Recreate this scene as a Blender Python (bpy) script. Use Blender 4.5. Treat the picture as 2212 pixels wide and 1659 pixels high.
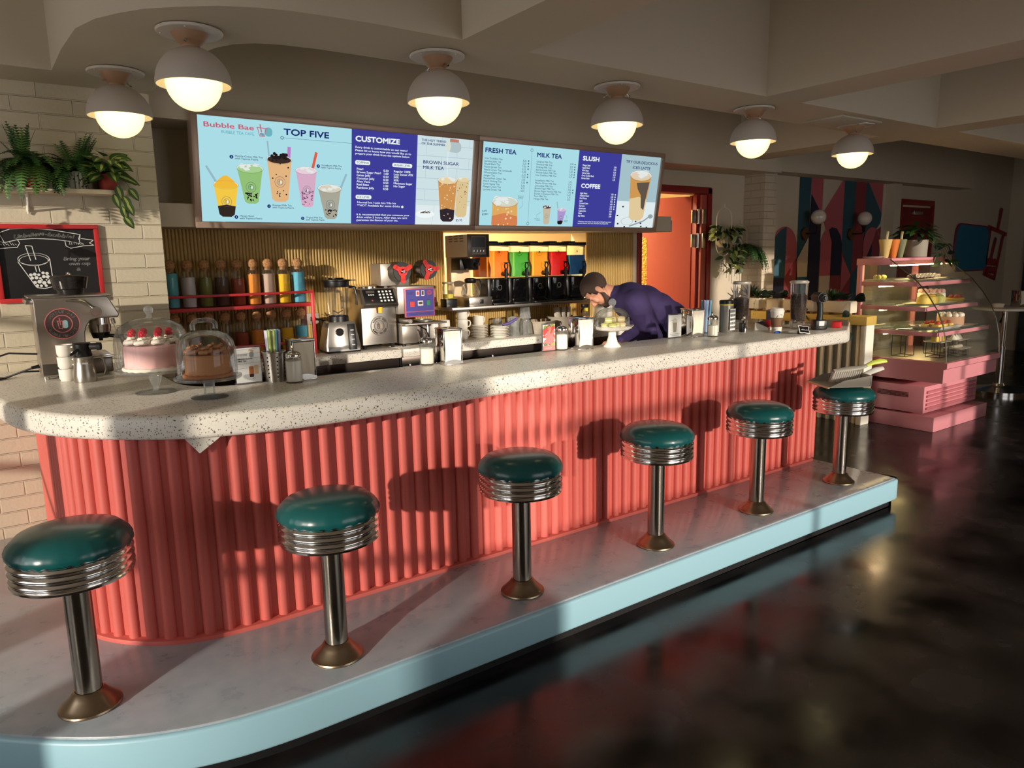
import bpy, bmesh, math, random
from mathutils import Matrix, Vector
for o in list(bpy.data.objects): bpy.data.objects.remove(o)
SC = bpy.context.scene; COL = SC.collection; PI = math.pi
R = math.radians
random.seed(7)
# ---------------------------------------------------------------- camera
YAW, PITCH, ROLL, FPX = R(35.5856), R(9.6811), R(-1.1027), 1571.5
fw = Vector((math.sin(YAW)*math.cos(PITCH), math.cos(YAW)*math.cos(PITCH), -math.sin(PITCH)))
rt = Vector((math.cos(YAW), -math.sin(YAW), 0)); up = rt.cross(fw)
rr = rt*math.cos(ROLL)+up*math.sin(ROLL); uu = up*math.cos(ROLL)-rt*math.sin(ROLL)
cd = bpy.data.cameras.new('camera'); cam = bpy.data.objects.new('camera', cd); COL.objects.link(cam)
cam.matrix_world = Matrix(((rr.x, uu.x, -fw.x, 0), (rr.y, uu.y, -fw.y, 0), (rr.z, uu.z, -fw.z, 1.53), (0, 0, 0, 1)))
cd.sensor_width = 36; cd.sensor_fit = 'HORIZONTAL'; cd.lens = 36*FPX/2212; cd.clip_start = .05; cd.clip_end = 80
SC.camera = cam
# ---------------------------------------------------------------- light and exposure
w = bpy.data.worlds.new('sky'); SC.world = w; w.use_nodes = True
w.node_tree.nodes['Background'].inputs[0].default_value = (.86, .85, .86, 1)
w.node_tree.nodes['Background'].inputs[1].default_value = 2.7
def sun(name, az, el, e, col, ang):
    l = bpy.data.lights.new(name, 'SUN'); l.energy = e; l.color = col; l.angle = R(ang)
    o = bpy.data.objects.new(name, l); COL.objects.link(o)
    d = Vector((math.cos(R(az))*math.cos(R(el)), math.sin(R(az))*math.cos(R(el)), -math.sin(R(el))))
    o.rotation_euler = d.to_track_quat('-Z', 'Y').to_euler(); o.location = (-2, -6, 6)
sun('sun_light', 91, 8.5, 3.5, (1, .89, .76), 1.1)          # low sun through the street windows
sun('facade_reflection', 26, 10, 3.7, (1, .9, .77), .9)   # the same sun thrown back by glass across the street
SC.view_settings.view_transform = 'Standard'; SC.view_settings.look = 'None'
SC.view_settings.exposure = 0; SC.view_settings.gamma = 1; SC.view_settings.use_curve_mapping = False
# ---------------------------------------------------------------- helpers
def lin(c):
    return tuple(((v/255)/12.92 if v <= 10 else (((v/255)+.055)/1.055)**2.4) for v in c)
MATS = {}
def M(name, rgb=(200, 200, 200), rough=.5, metal=0, spec=.5, **k):
    if name in MATS: return MATS[name]
    m = bpy.data.materials.new(name); m.use_nodes = True; MATS[name] = m
    b = m.node_tree.nodes['Principled BSDF']
    b.inputs['Base Color'].default_value = (*lin(rgb), 1); b.inputs['Roughness'].default_value = rough
    b.inputs['Metallic'].default_value = metal; b.inputs['Specular IOR Level'].default_value = spec
    if 'trans' in k: b.inputs['Transmission Weight'].default_value = k['trans']; b.inputs['IOR'].default_value = k.get('ior', 1.45)
    if 'coat' in k: b.inputs['Coat Weight'].default_value = k['coat']; b.inputs['Coat Roughness'].default_value = .08
    if 'alpha' in k: b.inputs['Alpha'].default_value = k['alpha']
    if 'emit' in k:
        b.inputs['Emission Color'].default_value = (*lin(k.get('ecol', rgb)), 1); b.inputs['Emission Strength'].default_value = k['emit']
    return m
def glass(name, rgb=(255, 255, 255), op=.08, rough=.02, refl=1.0):
    """thin glass: mostly clear, mirror at grazing angles"""
    if name in MATS: return MATS[name]
    m = bpy.data.materials.new(name); m.use_nodes = True; MATS[name] = m; nt = m.node_tree; nt.nodes.clear()
    N = nt.nodes.new; L = nt.links.new
    out = N('ShaderNodeOutputMaterial'); tr = N('ShaderNodeBsdfTransparent'); gl = N('ShaderNodeBsdfGlossy')
    df = N('ShaderNodeBsdfDiffuse'); mx = N('ShaderNodeMixShader'); mx2 = N('ShaderNodeMixShader'); fr = N('ShaderNodeFresnel')
    mul = N('ShaderNodeMath'); mul.operation = 'MULTIPLY'; mul.inputs[1].default_value = refl
    tr.inputs[0].default_value = (*lin(rgb), 1); df.inputs[0].default_value = (*lin(rgb), 1); gl.inputs['Roughness'].default_value = rough
    fr.inputs[0].default_value = 1.5
    L(fr.outputs[0], mul.inputs[0]); L(mul.outputs[0], mx.inputs[0]); L(tr.outputs[0], mx.inputs[1]); L(gl.outputs[0], mx.inputs[2])
    mx2.inputs[0].default_value = op; L(mx.outputs[0], mx2.inputs[1]); L(df.outputs[0], mx2.inputs[2]); L(mx2.outputs[0], out.inputs[0])
    return m
def E(name, rgb, s=1.0):
    """self-lit print of a light box"""
    if name in MATS: return MATS[name]
    m = bpy.data.materials.new(name); m.use_nodes = True; MATS[name] = m; nt = m.node_tree; nt.nodes.clear()
    out = nt.nodes.new('ShaderNodeOutputMaterial'); e = nt.nodes.new('ShaderNodeEmission')
    e.inputs[0].default_value = (*lin(rgb), 1); e.inputs[1].default_value = s; nt.links.new(e.outputs[0], out.inputs[0]); return m
def nodes(m): return m.node_tree, m.node_tree.nodes.new, m.node_tree.links.new, m.node_tree.nodes['Principled BSDF']
def noise_bump(m, scale, strength, dist=.002, detail=4, rough=None, tint=None):
    nt, N, L, b = nodes(m); tc = N('ShaderNodeTexCoord'); n = N('ShaderNodeTexNoise'); n.inputs['Scale'].default_value = scale; n.inputs['Detail'].default_value = detail
    L(tc.outputs['Object'], n.inputs['Vector']); bp = N('ShaderNodeBump'); bp.inputs['Strength'].default_value = strength; bp.inputs['Distance'].default_value = dist
    L(n.outputs['Fac'], bp.inputs['Height']); L(bp.outputs[0], b.inputs['Normal'])
    if rough:
        r = N('ShaderNodeMapRange'); r.inputs[1].default_value = .35; r.inputs[2].default_value = .65; r.inputs[3].default_value, r.inputs[4].default_value = rough
        L(n.outputs['Fac'], r.inputs[0]); L(r.outputs[0], b.inputs['Roughness'])
    if tint:
        c = N('ShaderNodeMix'); c.data_type = 'RGBA'; c.inputs[6].default_value = (*lin(tint[0]), 1); c.inputs[7].default_value = (*lin(tint[1]), 1)
        r2 = N('ShaderNodeMapRange'); r2.inputs[1].default_value = .35; r2.inputs[2].default_value = .65; L(n.outputs['Fac'], r2.inputs[0]); L(r2.outputs[0], c.inputs[0]); L(c.outputs[2], b.inputs['Base Color'])
    return m
class B:
    """collects shapes into one bmesh; T is the current transform, m the material slot"""
    def __init__(s): s.bm = bmesh.new(); s.T = Matrix(); s.m = 0
    def _v(s, p): return s.bm.verts.new(s.T @ Vector(p))
    def face(s, vs, sm=True):
        try: f = s.bm.faces.new(vs)
        except ValueError: return None
        f.material_index = s.m; f.smooth = sm; return f
    def poly(s, pts): return s.face([s._v(p) for p in pts], False)
    def box(s, c, d, bev=0, seg=2, rot=None):
        t = bmesh.new(); bmesh.ops.create_cube(t, size=1); bmesh.ops.scale(t, vec=d, verts=t.verts)
        if bev: bmesh.ops.bevel(t, geom=list(t.edges), offset=bev, segments=seg, profile=.5, affect='EDGES')
        return s.merge(t, Matrix.Translation(c) @ (rot or Matrix()))
    def merge(s, t, mat=Matrix()):
        mp = {v: s._v(mat @ v.co) for v in t.verts}
        for f in t.faces: s.face([mp[v] for v in f.verts])
        t.free(); return s
    def rings(s, rs, closed=True, cap0=True, cap1=True):
        V = [[s._v(p) for p in r] for r in rs]
        for a, b in zip(V, V[1:]):
            n = len(a)
            for i in range(n if closed else n-1):
                j = (i+1) % n; s.face([a[i], a[j], b[j], b[i]])
        if cap0 and closed: s.face(V[0][::-1])
        if cap1 and closed: s.face(V[-1])
        return s
    def lathe(s, prof, at=(0, 0, 0), n=32, rot=None, cap0=False, cap1=False):
        Mx = Matrix.Translation(at) @ (rot or Matrix()); V = []
        for r, z in prof:
            if r < 1e-6: V.append([s._v(Mx @ Vector((0, 0, z)))])
            else: V.append([s._v(Mx @ Vector((r*math.cos(2*PI*i/n), r*math.sin(2*PI*i/n), z))) for i in range(n)])
        for a, b in zip(V, V[1:]):
            for i in range(n):
                j = (i+1) % n
                if len(a) == 1 and len(b) == 1: continue
                if len(a) == 1: s.face([a[0], b[j], b[i]])
                elif len(b) == 1: s.face([a[i], a[j], b[0]])
                else: s.face([a[i], a[j], b[j], b[i]])
        if cap0 and len(V[0]) > 1: s.face(V[0][::-1])
        if cap1 and len(V[-1]) > 1: s.face(V[-1])
        return s
    def cyl(s, p, q, r, r2=None, n=16):
        p = Vector(p); q = Vector(q); d = q-p; r2 = r if r2 is None else r2
        rot = d.to_track_quat('Z', 'Y').to_matrix().to_4x4()
        return s.lathe([(r, 0), (r2, d.length)], p, n, rot, True, True)
    def sph(s, c, r, sc=(1, 1, 1), n=16, m=10, rot=None):
        pr = [(math.sin(PI*i/m), -math.cos(PI*i/m)) for i in range(m+1)]
        pr[0] = (0, -1); pr[-1] = (0, 1)
        return s.lathe([(0 if a < 1e-6 else a*r, b*r) for a, b in pr], c, n, (rot or Matrix()) @ Matrix.Diagonal((*sc, 1)))
    def tube(s, pts, r, n=8, closed=False, flat=1):
        P = [Vector(p) for p in pts]; rs = []; prev = None
        rad = r if isinstance(r, (list, tuple)) else [r]*len(P)
        for i, p in enumerate(P):
            a = P[i-1] if (i or closed) else P[i]; b = P[(i+1) % len(P)] if (i < len(P)-1 or closed) else P[i]
            t = (b-a); t = t.normalized() if t.length > 1e-9 else Vector((0, 0, 1))
            if prev is None: x = t.orthogonal().normalized()
            else: x = (prev - t*prev.dot(t)); x = x.normalized() if x.length > 1e-6 else t.orthogonal().normalized()
            prev = x; y = t.cross(x)
            rs.append([p + x*rad[i]*math.cos(2*PI*k/n) + y*rad[i]*flat*math.sin(2*PI*k/n) for k in range(n)])
        if closed: rs.append(rs[0]); return s.rings(rs, True, False, False)
        return s.rings(rs)
    def prism(s, pts, z0, z1, bev=0, seg=2, hole=None):
        t = bmesh.new(); a = [t.verts.new((x, y, z0)) for x, y in pts]; f = t.faces.new(a)
        if f.normal.z if f.normal.length else True: pass
        f.normal_update()
        if f.normal.z > 0: f.normal_flip()
        r = bmesh.ops.extrude_face_region(t, geom=[f]); vs = [g for g in r['geom'] if isinstance(g, bmesh.types.BMVert)]
        bmesh.ops.translate(t, vec=(0, 0, z1-z0), verts=vs)
        if bev:
            es = [e for e in t.edges if abs(e.verts[0].co.z-z1) < 1e-6 and abs(e.verts[1].co.z-z1) < 1e-6]
            es += [e for e in t.edges if abs(e.verts[0].co.z-z0) < 1e-6 and abs(e.verts[1].co.z-z0) < 1e-6] if bev > 0 else []
            bmesh.ops.bevel(t, geom=es, offset=abs(bev), segments=seg, profile=.5, affect='EDGES')
        bmesh.ops.recalc_face_normals(t, faces=t.faces)
        return s.merge(t)
    def leaf(s, base, d, nrm, L, W, fold=.15, droop=.3, n=5):
        """a pointed leaf with a folded midrib"""
        d = Vector(d).normalized(); nrm = Vector(nrm); sd = d.cross(nrm)
        sd = sd.normalized() if sd.length > 1e-6 else d.orthogonal().normalized(); nn = sd.cross(d); base = Vector(base); prev = None
        for i in range(n+1):
            t = i/n; w = W*.5*math.sin(PI*min(1, t**.75))**.8 if 0 < t < 1 else 0
            c = base + d*L*t - nn*droop*L*t*t
            row = (s._v(c+sd*w+nn*w*fold), s._v(c), s._v(c-sd*w+nn*w*fold))
            if prev: s.face([prev[0], prev[1], row[1], row[0]]); s.face([prev[1], prev[2], row[2], row[1]])
            prev = row
        return s
    def at(s, *a): s.T = Matrix.Translation(a[:3]) @ Matrix.Rotation(a[3] if len(a) > 3 else 0, 4, 'Z'); return s
    def mat(s, i): s.m = i; return s
def obj(name, b, mats, parent=None, loc=None, rz=0, sharp=40):
    me = bpy.data.meshes.new(name); bmesh.ops.remove_doubles(b.bm, verts=b.bm.verts, dist=1e-6) if len(b.bm.verts) < 60000 else None
    b.bm.to_mesh(me); b.bm.free()
    for m in (mats if isinstance(mats, (list, tuple)) else [mats]): me.materials.append(m)
    me.set_sharp_from_angle(angle=R(sharp))
    o = bpy.data.objects.new(name, me); COL.objects.link(o)
    if parent: o.parent = parent
    if loc: o.location = loc
    if rz: o.rotation_euler.z = rz
    return o
def tag(o, label, cat, group=None, kind=None):
    o['label'] = label; o['category'] = cat
    if group: o['group'] = group
    if kind: o['kind'] = kind
    return o
def thing(name, label, cat, loc=(0, 0, 0), rz=0, group=None):
    o = bpy.data.objects.new(name, None); o.empty_display_size = .05; COL.objects.link(o); o.location = loc; o.rotation_euler.z = rz
    return tag(o, label, cat, group)
def struct(name, b, m, sharp=40):
    o = obj(name, b, m, sharp=sharp); o['kind'] = 'structure'; return o
def dup(o, loc=None, rz=None, label=None, parent=None, scale=None):
    c = o.copy(); COL.objects.link(c)
    if parent: c.parent = parent
    if loc is not None: c.location = loc
    if rz is not None: c.rotation_euler.z = rz
    if scale is not None: c.scale = scale
    if label: c['label'] = label
    for ch in list(o.children): dup(ch, parent=c)
    return c
_fc = bpy.data.curves.new('lettering', 'FONT'); _fo = bpy.data.objects.new('lettering', _fc); COL.objects.link(_fo)
def text(b, s, at, size, align='LEFT', bold=0, sx=1, z=.001, line=1.0, shear=0, rot=0, fit=0):
    """sets a line (or lines) of lettering flat in the local XY plane; size = cap height"""
    _fc.body = s; _fc.size = size/.73; _fc.align_x = align; _fc.offset = 0; _fc.resolution_u = 4; _fc.space_line = line; _fc.shear = shear
    dg = bpy.context.evaluated_depsgraph_get(); dg.update(); me = _fo.evaluated_get(dg).to_mesh()
    Mx = Matrix.Translation((at[0], at[1], z)) @ Matrix.Rotation(rot, 4, 'Z') @ Matrix.Diagonal((sx, 1, 1, 1))
    if fit:
        xs = [v.co.x for v in me.vertices]; Mx = Mx @ Matrix.Diagonal((fit/(max(xs)-min(xs))/sx, 1, 1, 1))
    for dx, dy in ([(bold*math.cos(k*PI/4), bold*math.sin(k*PI/4)) for k in range(8 if bold > .0012 else 4)] if bold else ((0, 0),)):      # heavier strokes: the line set four times, a hair apart
        vs = [b._v(Matrix.Translation((dx, dy, 0)) @ Mx @ v.co) for v in me.vertices]
        for p in me.polygons: b.face([vs[i] for i in p.vertices], False)
    _fo.evaluated_get(dg).to_mesh_clear()
def disc(b, c, r, z=.001, n=24, ry=None): b.poly([(c[0]+r*math.cos(2*PI*i/n), c[1]+(ry or r)*math.sin(2*PI*i/n), z) for i in range(n)])
def ring(b, c, r, wd, z=.001, n=28, ry=None):
    ry = ry or r; k = (r-wd)/r
    V = [[b._v((c[0]+r*f*math.cos(2*PI*i/n), c[1]+ry*f*math.sin(2*PI*i/n), z)) for i in range(n)] for f in (1, k)]
    for i in range(n): b.face([V[0][i], V[0][(i+1) % n], V[1][(i+1) % n], V[1][i]], False)
def scrawl(b, x0, x1, y, h, wd, z, seed=1):
    """handwriting or print too small to read"""
    rnd = random.Random(seed); n = max(4, int((x1-x0)/h*2.2)); line2(b, [(x0+(x1-x0)*i/n, y+h*(rnd.random() if i % 2 else .1*rnd.random())) for i in range(n+1)], wd, z)
def line2(b, pts, wd, z=.001):
    for (x0, y0), (x1, y1) in zip(pts, pts[1:]):
        d = Vector((x1-x0, y1-y0)); n = Vector((-d.y, d.x)).normalized()*wd/2 if d.length else Vector((0, 0))
        b.poly([(x0+n.x, y0+n.y, z), (x0-n.x, y0-n.y, z), (x1-n.x, y1-n.y, z), (x1+n.x, y1+n.y, z)])
def rect(b, x0, y0, x1, y1, z=.001): b.poly([(x0, y0, z), (x1, y0, z), (x1, y1, z), (x0, y1, z)])
def pill(b, x0, y0, x1, y1, r, z=.001, n=6):
    P = []
    for cx, cy, a in ((x1-r, y1-r, 0), (x0+r, y1-r, 90), (x0+r, y0+r, 180), (x1-r, y0+r, 270)):
        P += [(cx+r*math.cos(R(a+90*i/n)), cy+r*math.sin(R(a+90*i/n)), z) for i in range(n+1)]
    b.poly(P)
def logo_seal(b, c, r, ms, z=.001, words=True):
    """round shop seal: two rings, words around, a cup with a straw in the middle; ms = slots (ring, words, cup, blob)"""
    b.mat(ms[0]); ring(b, c, r, r*.06, z); ring(b, c, r*.58, r*.06, z)
    if words:
        b.mat(ms[1])
        for s, a0, a1, inv in (('BUBBLE BAE', 148, 32, 0), ('BUBBLE TEA CAFE', 208, 332, 1)):
            for i, ch in enumerate(s):
                a = R(a0+(a1-a0)*i/(len(s)-1)); rad = r*.70 if not inv else r*.86
                if ch != ' ': text(b, ch, (c[0]+rad*math.cos(a), c[1]+rad*math.sin(a)), r*.16, 'CENTER', r*.008, 1, z, rot=a-PI/2 if not inv else a+PI/2)
    b.mat(ms[2]); x, y = c; k = r*.4
    line2(b, [(x-k*.75, y+k*.45), (x+k*.15, y+k*.45)], k*.14, z); line2(b, [(x-k*.62, y+k*.4), (x-k*.5, y-k*.75), (x-.02*k, y-k*.75), (x+k*.05, y+k*.4)], k*.12, z)
    line2(b, [(x-k*.38, y+k*1.0), (x-k*.25, y-k*.2)], k*.14, z)
    b.mat(ms[3]); pill(b, x+k*.02, y-k*.72, x+k*.75, y+k*.55, k*.3, z-.0003)
# ---------------------------------------------------------------- surfaces
def brick_mat(name, rgb, bw=.262, rh=.0762):
    m = M(name, rgb, .75, spec=.3); nt, N, L, b = nodes(m)
    tc = N('ShaderNodeTexCoord'); sp = N('ShaderNodeSeparateXYZ'); ad = N('ShaderNodeMath'); cb = N('ShaderNodeCombineXYZ'); br = N('ShaderNodeTexBrick')
    L(tc.outputs['Object'], sp.inputs[0]); L(sp.outputs[0], ad.inputs[0]); L(sp.outputs[1], ad.inputs[1]); L(ad.outputs[0], cb.inputs[0]); L(sp.outputs[2], cb.inputs[1]); L(cb.outputs[0], br.inputs['Vector'])
    br.inputs['Scale'].default_value = 1; br.inputs['Brick Width'].default_value = bw; br.inputs['Row Height'].default_value = rh
    br.inputs['Mortar Size'].default_value = .0045; br.inputs['Mortar Smooth'].default_value = .6; br.offset = .43
    br.inputs['Color1'].default_value = (1, 1, 1, 1); br.inputs['Color2'].default_value = (.9, .9, .9, 1); br.inputs['Mortar'].default_value = (0, 0, 0, 1)
    n = N('ShaderNodeTexNoise'); n.inputs['Scale'].default_value = 60; n.inputs['Detail'].default_value = 6; L(tc.outputs['Object'], n.inputs['Vector'])
    mm = N('ShaderNodeMath'); mm.operation = 'MULTIPLY_ADD'; mm.inputs[1].default_value = .22; L(n.outputs['Fac'], mm.inputs[0])
    bw_ = N('ShaderNodeRGBToBW'); L(br.outputs['Color'], bw_.inputs[0]); L(bw_.outputs[0], mm.inputs[2])
    bp = N('ShaderNodeBump'); bp.inputs['Distance'].default_value = .008; bp.inputs['Strength'].default_value = .9; L(mm.outputs[0], bp.inputs['Height']); L(bp.outputs[0], b.inputs['Normal'])
    return m
def terrazzo():
    m = M('terrazzo', (226, 220, 208), .32); nt, N, L, b = nodes(m); tc = N('ShaderNodeTexCoord'); last = None
    nz = N('ShaderNodeTexNoise'); nz.inputs['Scale'].default_value = 35; L(tc.outputs['Object'], nz.inputs['Vector'])
    wob = N('ShaderNodeMix'); wob.data_type = 'RGBA'; wob.blend_type = 'ADD'; wob.inputs[0].default_value = .02; L(tc.outputs['Object'], wob.inputs[6]); L(nz.outputs['Color'], wob.inputs[7])
    base = (*lin((226, 220, 208)), 1); prev = None
    for sc, thr, pick, cols in ((95, .28, .26, ((84, 76, 74), (140, 128, 118))), (150, .33, .34, ((160, 150, 138), (116, 108, 104))), (60, .22, .14, ((70, 64, 68), (200, 190, 130)))):
        v = N('ShaderNodeTexVoronoi'); v.inputs['Scale'].default_value = sc; L(wob.outputs[2], v.inputs['Vector'])
        a = N('ShaderNodeMath'); a.operation = 'LESS_THAN'; a.inputs[1].default_value = thr; L(v.outputs['Distance'], a.inputs[0])
        s2 = N('ShaderNodeSeparateColor'); L(v.outputs['Color'], s2.inputs[0])
        p = N('ShaderNodeMath'); p.operation = 'LESS_THAN'; p.inputs[1].default_value = pick; L(s2.outputs[0], p.inputs[0])
        q = N('ShaderNodeMath'); q.operation = 'MULTIPLY'; L(a.outputs[0], q.inputs[0]); L(p.outputs[0], q.inputs[1])
        cm = N('ShaderNodeMix'); cm.data_type = 'RGBA'; cm.inputs[6].default_value = (*lin(cols[0]), 1); cm.inputs[7].default_value = (*lin(cols[1]), 1); L(s2.outputs[1], cm.inputs[0])
        o = N('ShaderNodeMix'); o.data_type = 'RGBA'; L(q.outputs[0], o.inputs[0]); L(cm.outputs[2], o.inputs[7])
        if prev: L(prev.outputs[2], o.inputs[6])
        else: o.inputs[6].default_value = base
        prev = o
    L(prev.outputs[2], b.inputs['Base Color']); return m
PLASTER = noise_bump(M('cream_plaster', (205, 192, 170), .8, spec=.25), 9, .25, .01, 6)
BRICK = brick_mat('cream_brick', (214, 202, 176))
TERR = terrazzo()
FLOORM = noise_bump(M('black_floor', (20, 17, 17), .2, spec=.55), 3.2, .05, .004, 9, rough=(.13, .3), tint=((18, 15, 15), (46, 41, 40)))
CORAL = M('coral_paint', (204, 98, 88), .45)
YEL = M('yellow_slats', (186, 152, 84), .5)
CHROME = M('chrome', (225, 222, 218), .14, 1); STEEL = M('brushed_steel', (190, 184, 175), .3, 1); DSTEEL = M('dark_steel', (120, 112, 104), .3, 1)
BLACK = M('black_plastic', (16, 15, 16), .35); WHITE = M('white_glaze', (236, 230, 218), .25); RED = M('red_paint', (196, 44, 46), .4)
# ---------------------------------------------------------------- the room
ZS, ZC = 2.43, 3.02
b = B(); b.box((5.5, 2.2, -.05), (18, 12, .1)); struct('floor', b, FLOORM)
b = B(); b.box((5.5, 2.2, ZC+.05), (18, 12, .1)); struct('ceiling', b, PLASTER)
front = [(-3.4, 4.1), (.365, 4.1), (.372, 3.7), (.393, 3.36), (.44, 3.2), (.50, 3.09), (.57, 2.99), (.66, 2.91), (.78, 2.82), (.905, 2.765), (1.006, 2.738), (1.16, 2.72), (1.33, 2.71), (14.4, 2.71)]
back = [(14.4, 3.14), (6.2, 3.14), (6.2, 4.85), (5.84, 4.85), (5.84, 3.14), (1.5, 3.14), (1.28, 3.145), (1.12, 3.165), (1.02, 3.2), (.95, 3.26), (.90, 3.35), (.865, 3.5), (.845, 3.7), (.83, 4.06), (.82, 4.4), (-3.4, 4.4)]
b = B(); b.prism(front+back, ZS, ZC); struct('trim_1', b, PLASTER)          # the soffit band that carries the lamps
for i, x in enumerate((1.72, 3.78, 5.84, 7.9, 9.96, 12.02)):
    b = B(); b.box((x+.17, .06, (ZS+ZC)/2), (.34, 5.3, ZC-ZS)); struct('trim_%d' % (i+2), b, PLASTER)
b = B(); b.box((5.5, -.3, (ZS+ZC)/2), (18, .34, ZC-ZS)); struct('trim_8', b, PLASTER)
# left: painted brick wall and its pier
b = B(); b.box((-1.09, 4.6, 1.25), (3.82, .4, 2.5)); struct('wall_brick', b, BRICK)
# back wall: plaster above, yellow half-round slats below
b = B()
for x0, x1, z0, z1 in ((.7, 2.83, .0, 1.745), (4.25, 4.86, 0, 1.745), (2.83, 4.25, 0, 1.19), (.7, 4.86, 1.745, 3.02), (4.86, 5.87, 2.19, 3.02), (5.87, 12.9, 0, 3.02)):
    b.box(((x0+x1)/2, 4.9, (z0+z1)/2), (x1-x0, .2, z1-z0))
struct('wall_back', b, PLASTER)
b = B()
n = int((4.83-.82)/.0205)
for i in range(n):
    x = .82+.0205*(i+.5); z_ = (.95, 1.185) if 2.83 < x < 4.25 else (.95, 1.75)
    b.rings([[(x+.0096*math.cos(PI*k/6), 4.8-.0105*math.sin(PI*k/6), z) for k in range(7)] for z in z_], closed=False)
struct('trim_9', b, YEL)
b = B(); b.box((3.66, 4.62, 2.69), (5.68, .34, .73)); struct('trim_10', b, PLASTER)       # bulkhead over the bar
b = B(); b.box((2.9, 4.66, 1.815), (4.2, .28, .13)); struct('trim_11', b, PLASTER)       # beam under the niche
b = B(); b.box((8.75, 4.68, 2.7), (4.5, .22, .68)); struct('trim_12', b, PLASTER)      # bulkhead over the painted wall
b = B(); b.box((6.49, 4.68, 1.2), (.2, .24, 2.4)); struct('wall_column', b, brick_mat('white_brick', (205, 190, 168), .2, .07))
b = B(); b.box((12.95, 2.2, 1.5), (.2, 10, 3)); struct('wall_right', b, PLASTER)
b = B()                                                                    # the back room seen through the hatch and the open door
for c, d in (((4.4, 6.75, 1.5), (4.6, .1, 3)), ((2.15, 5.9, 1.5), (.1, 1.8, 3)), ((6.65, 5.9, 1.5), (.1, 1.8, 3))): b.box(c, d)
struct('wall_kitchen', b, M('kitchen_cream', (232, 212, 168), .8))
kl = bpy.data.lights.new('kitchen_light', 'AREA'); kl.energy = 180; kl.size = .6; kl.color = (1, .8, .5); ko = bpy.data.objects.new('kitchen_light', kl); COL.objects.link(ko); ko.location = (3.2, 5.7, 2.9)
# unseen walls, added with openings laid out to mask both suns into patches
def sun_mask_wall(name, P, spans, z0, z1, a0, a1):
    """P(u, t, z) maps along-wall u, thickness t, height z"""
    b = B(); edges = [a0]+[v for s in spans for v in s]+[a1]
    def bx(u0, u1, za, zb):
        p, q = P(u0, 0), P(u1, 0); c = [(p[i]+q[i])/2 for i in range(2)]; th = P(0, 1); o = P(0, 0)
        d = [abs(p[i]-q[i]) or .2 for i in range(2)]; b.box((c[0], c[1], (za+zb)/2), (d[0], d[1], zb-za))
    for i in range(0, len(edges), 2):
        if edges[i+1]-edges[i] > .001: bx(edges[i], edges[i+1], 0, 3.02)
    for u0, u1 in spans: bx(u0, u1, 0, z0); bx(u0, u1, z1, 3.02)
    struct(name, b, PLASTER)
WF = M('window_frame', (60, 54, 50), .5)
FS = ((1.82, 4.95), (6.1, 7.35)); LS = ((.02, .9), (1.08, 1.62), (1.78, 3.3))
sun_mask_wall('sun_mask_front', lambda u, t: (u, -2.7), FS, .42, 2.62, -3.5, 13)
sun_mask_wall('sun_mask_left', lambda u, t: (-3.1, u), LS, .42, 2.62, -2.8, 4.6)
for k, (u0, u1) in enumerate(FS):  # unseen bars, added to stripe the sun patches
    b = B()
    for z in (.98, 1.52, 2.06): b.box(((u0+u1)/2, -2.7, z), (u1-u0, .05, .045))
    b.box(((u0+u1)/2+.2, -2.7, 1.52), (.05, .05, 2.2)); struct('window_%d' % (k+1), b, WF)
for k, (u0, u1) in enumerate(LS):
    b = B()
    for z in (1.15, 1.9): b.box((-3.1, (u0+u1)/2, z), (.05, u1-u0, .04))
    struct('window_%d' % (k+3), b, WF)
# ---------------------------------------------------------------- platform
def smooth(P, k=2):
    for _ in range(k):
        Q = [P[0]]
        for a, c in zip(P, P[1:]): Q += [(a[0]*.75+c[0]*.25, a[1]*.75+c[1]*.25), (a[0]*.25+c[0]*.75, a[1]*.25+c[1]*.75)]
        P = Q+[P[-1]]
    return P
pf = smooth([(-1.0, 4.38), (-.95, 3.7), (-.7, 3.1), (-.4, 2.74), (-.112, 2.457), (.05, 2.31), (.2, 2.21), (.4, 2.13), (.62, 2.098), (.9, 2.097)], 2)
pe = smooth([(4.2, 2.097), (4.37, 2.097), (4.385, 2.11), (4.385, 2.3)], 3)
plat = pf+pe+[(4.37, 2.72), (4.0, 3.0), (.8, 3.0), (.5, 3.3), (.5, 4.38)]
def inset(P, d, k):   # shift the first k points inward (towards the counter)
    out = []
    for i, p in enumerate(P):
        if i < k:
            a = P[max(0, i-1)]; c = P[min(len(P)-1, i+1)]; t = Vector((c[0]-a[0], c[1]-a[1])).normalized(); out.append((p[0]-t.y*d, p[1]+t.x*d))
        else: out.append(p)
    return out
PT = noise_bump(M('platform_top', (158, 168, 176), .3, coat=.3), 14, .1, .002, 6, rough=(.26, .38), tint=((152, 163, 171), (166, 174, 180)))
PB = noise_bump(M('platform_band', (156, 198, 212), .4), 25, .1, .002, 4)
t = thing('platform', 'pale blue edged grey foot platform running along the bar under the stools', 'platform', (0, 0, 0))
kk = len(pf)+len(pe)
b = B(); b.prism(inset(plat, .035, kk), .0, .045); obj('kick_strip', b, M('kick_black', (12, 12, 14), .6), t)
b = B(); b.prism(plat, .045, .172, .012, 3); obj('edge_band', b, PB, t)
b = B(); b.prism(inset(plat, .014, kk), .15, .18, -.006, 2); obj('deck', b, PT, t)
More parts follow.
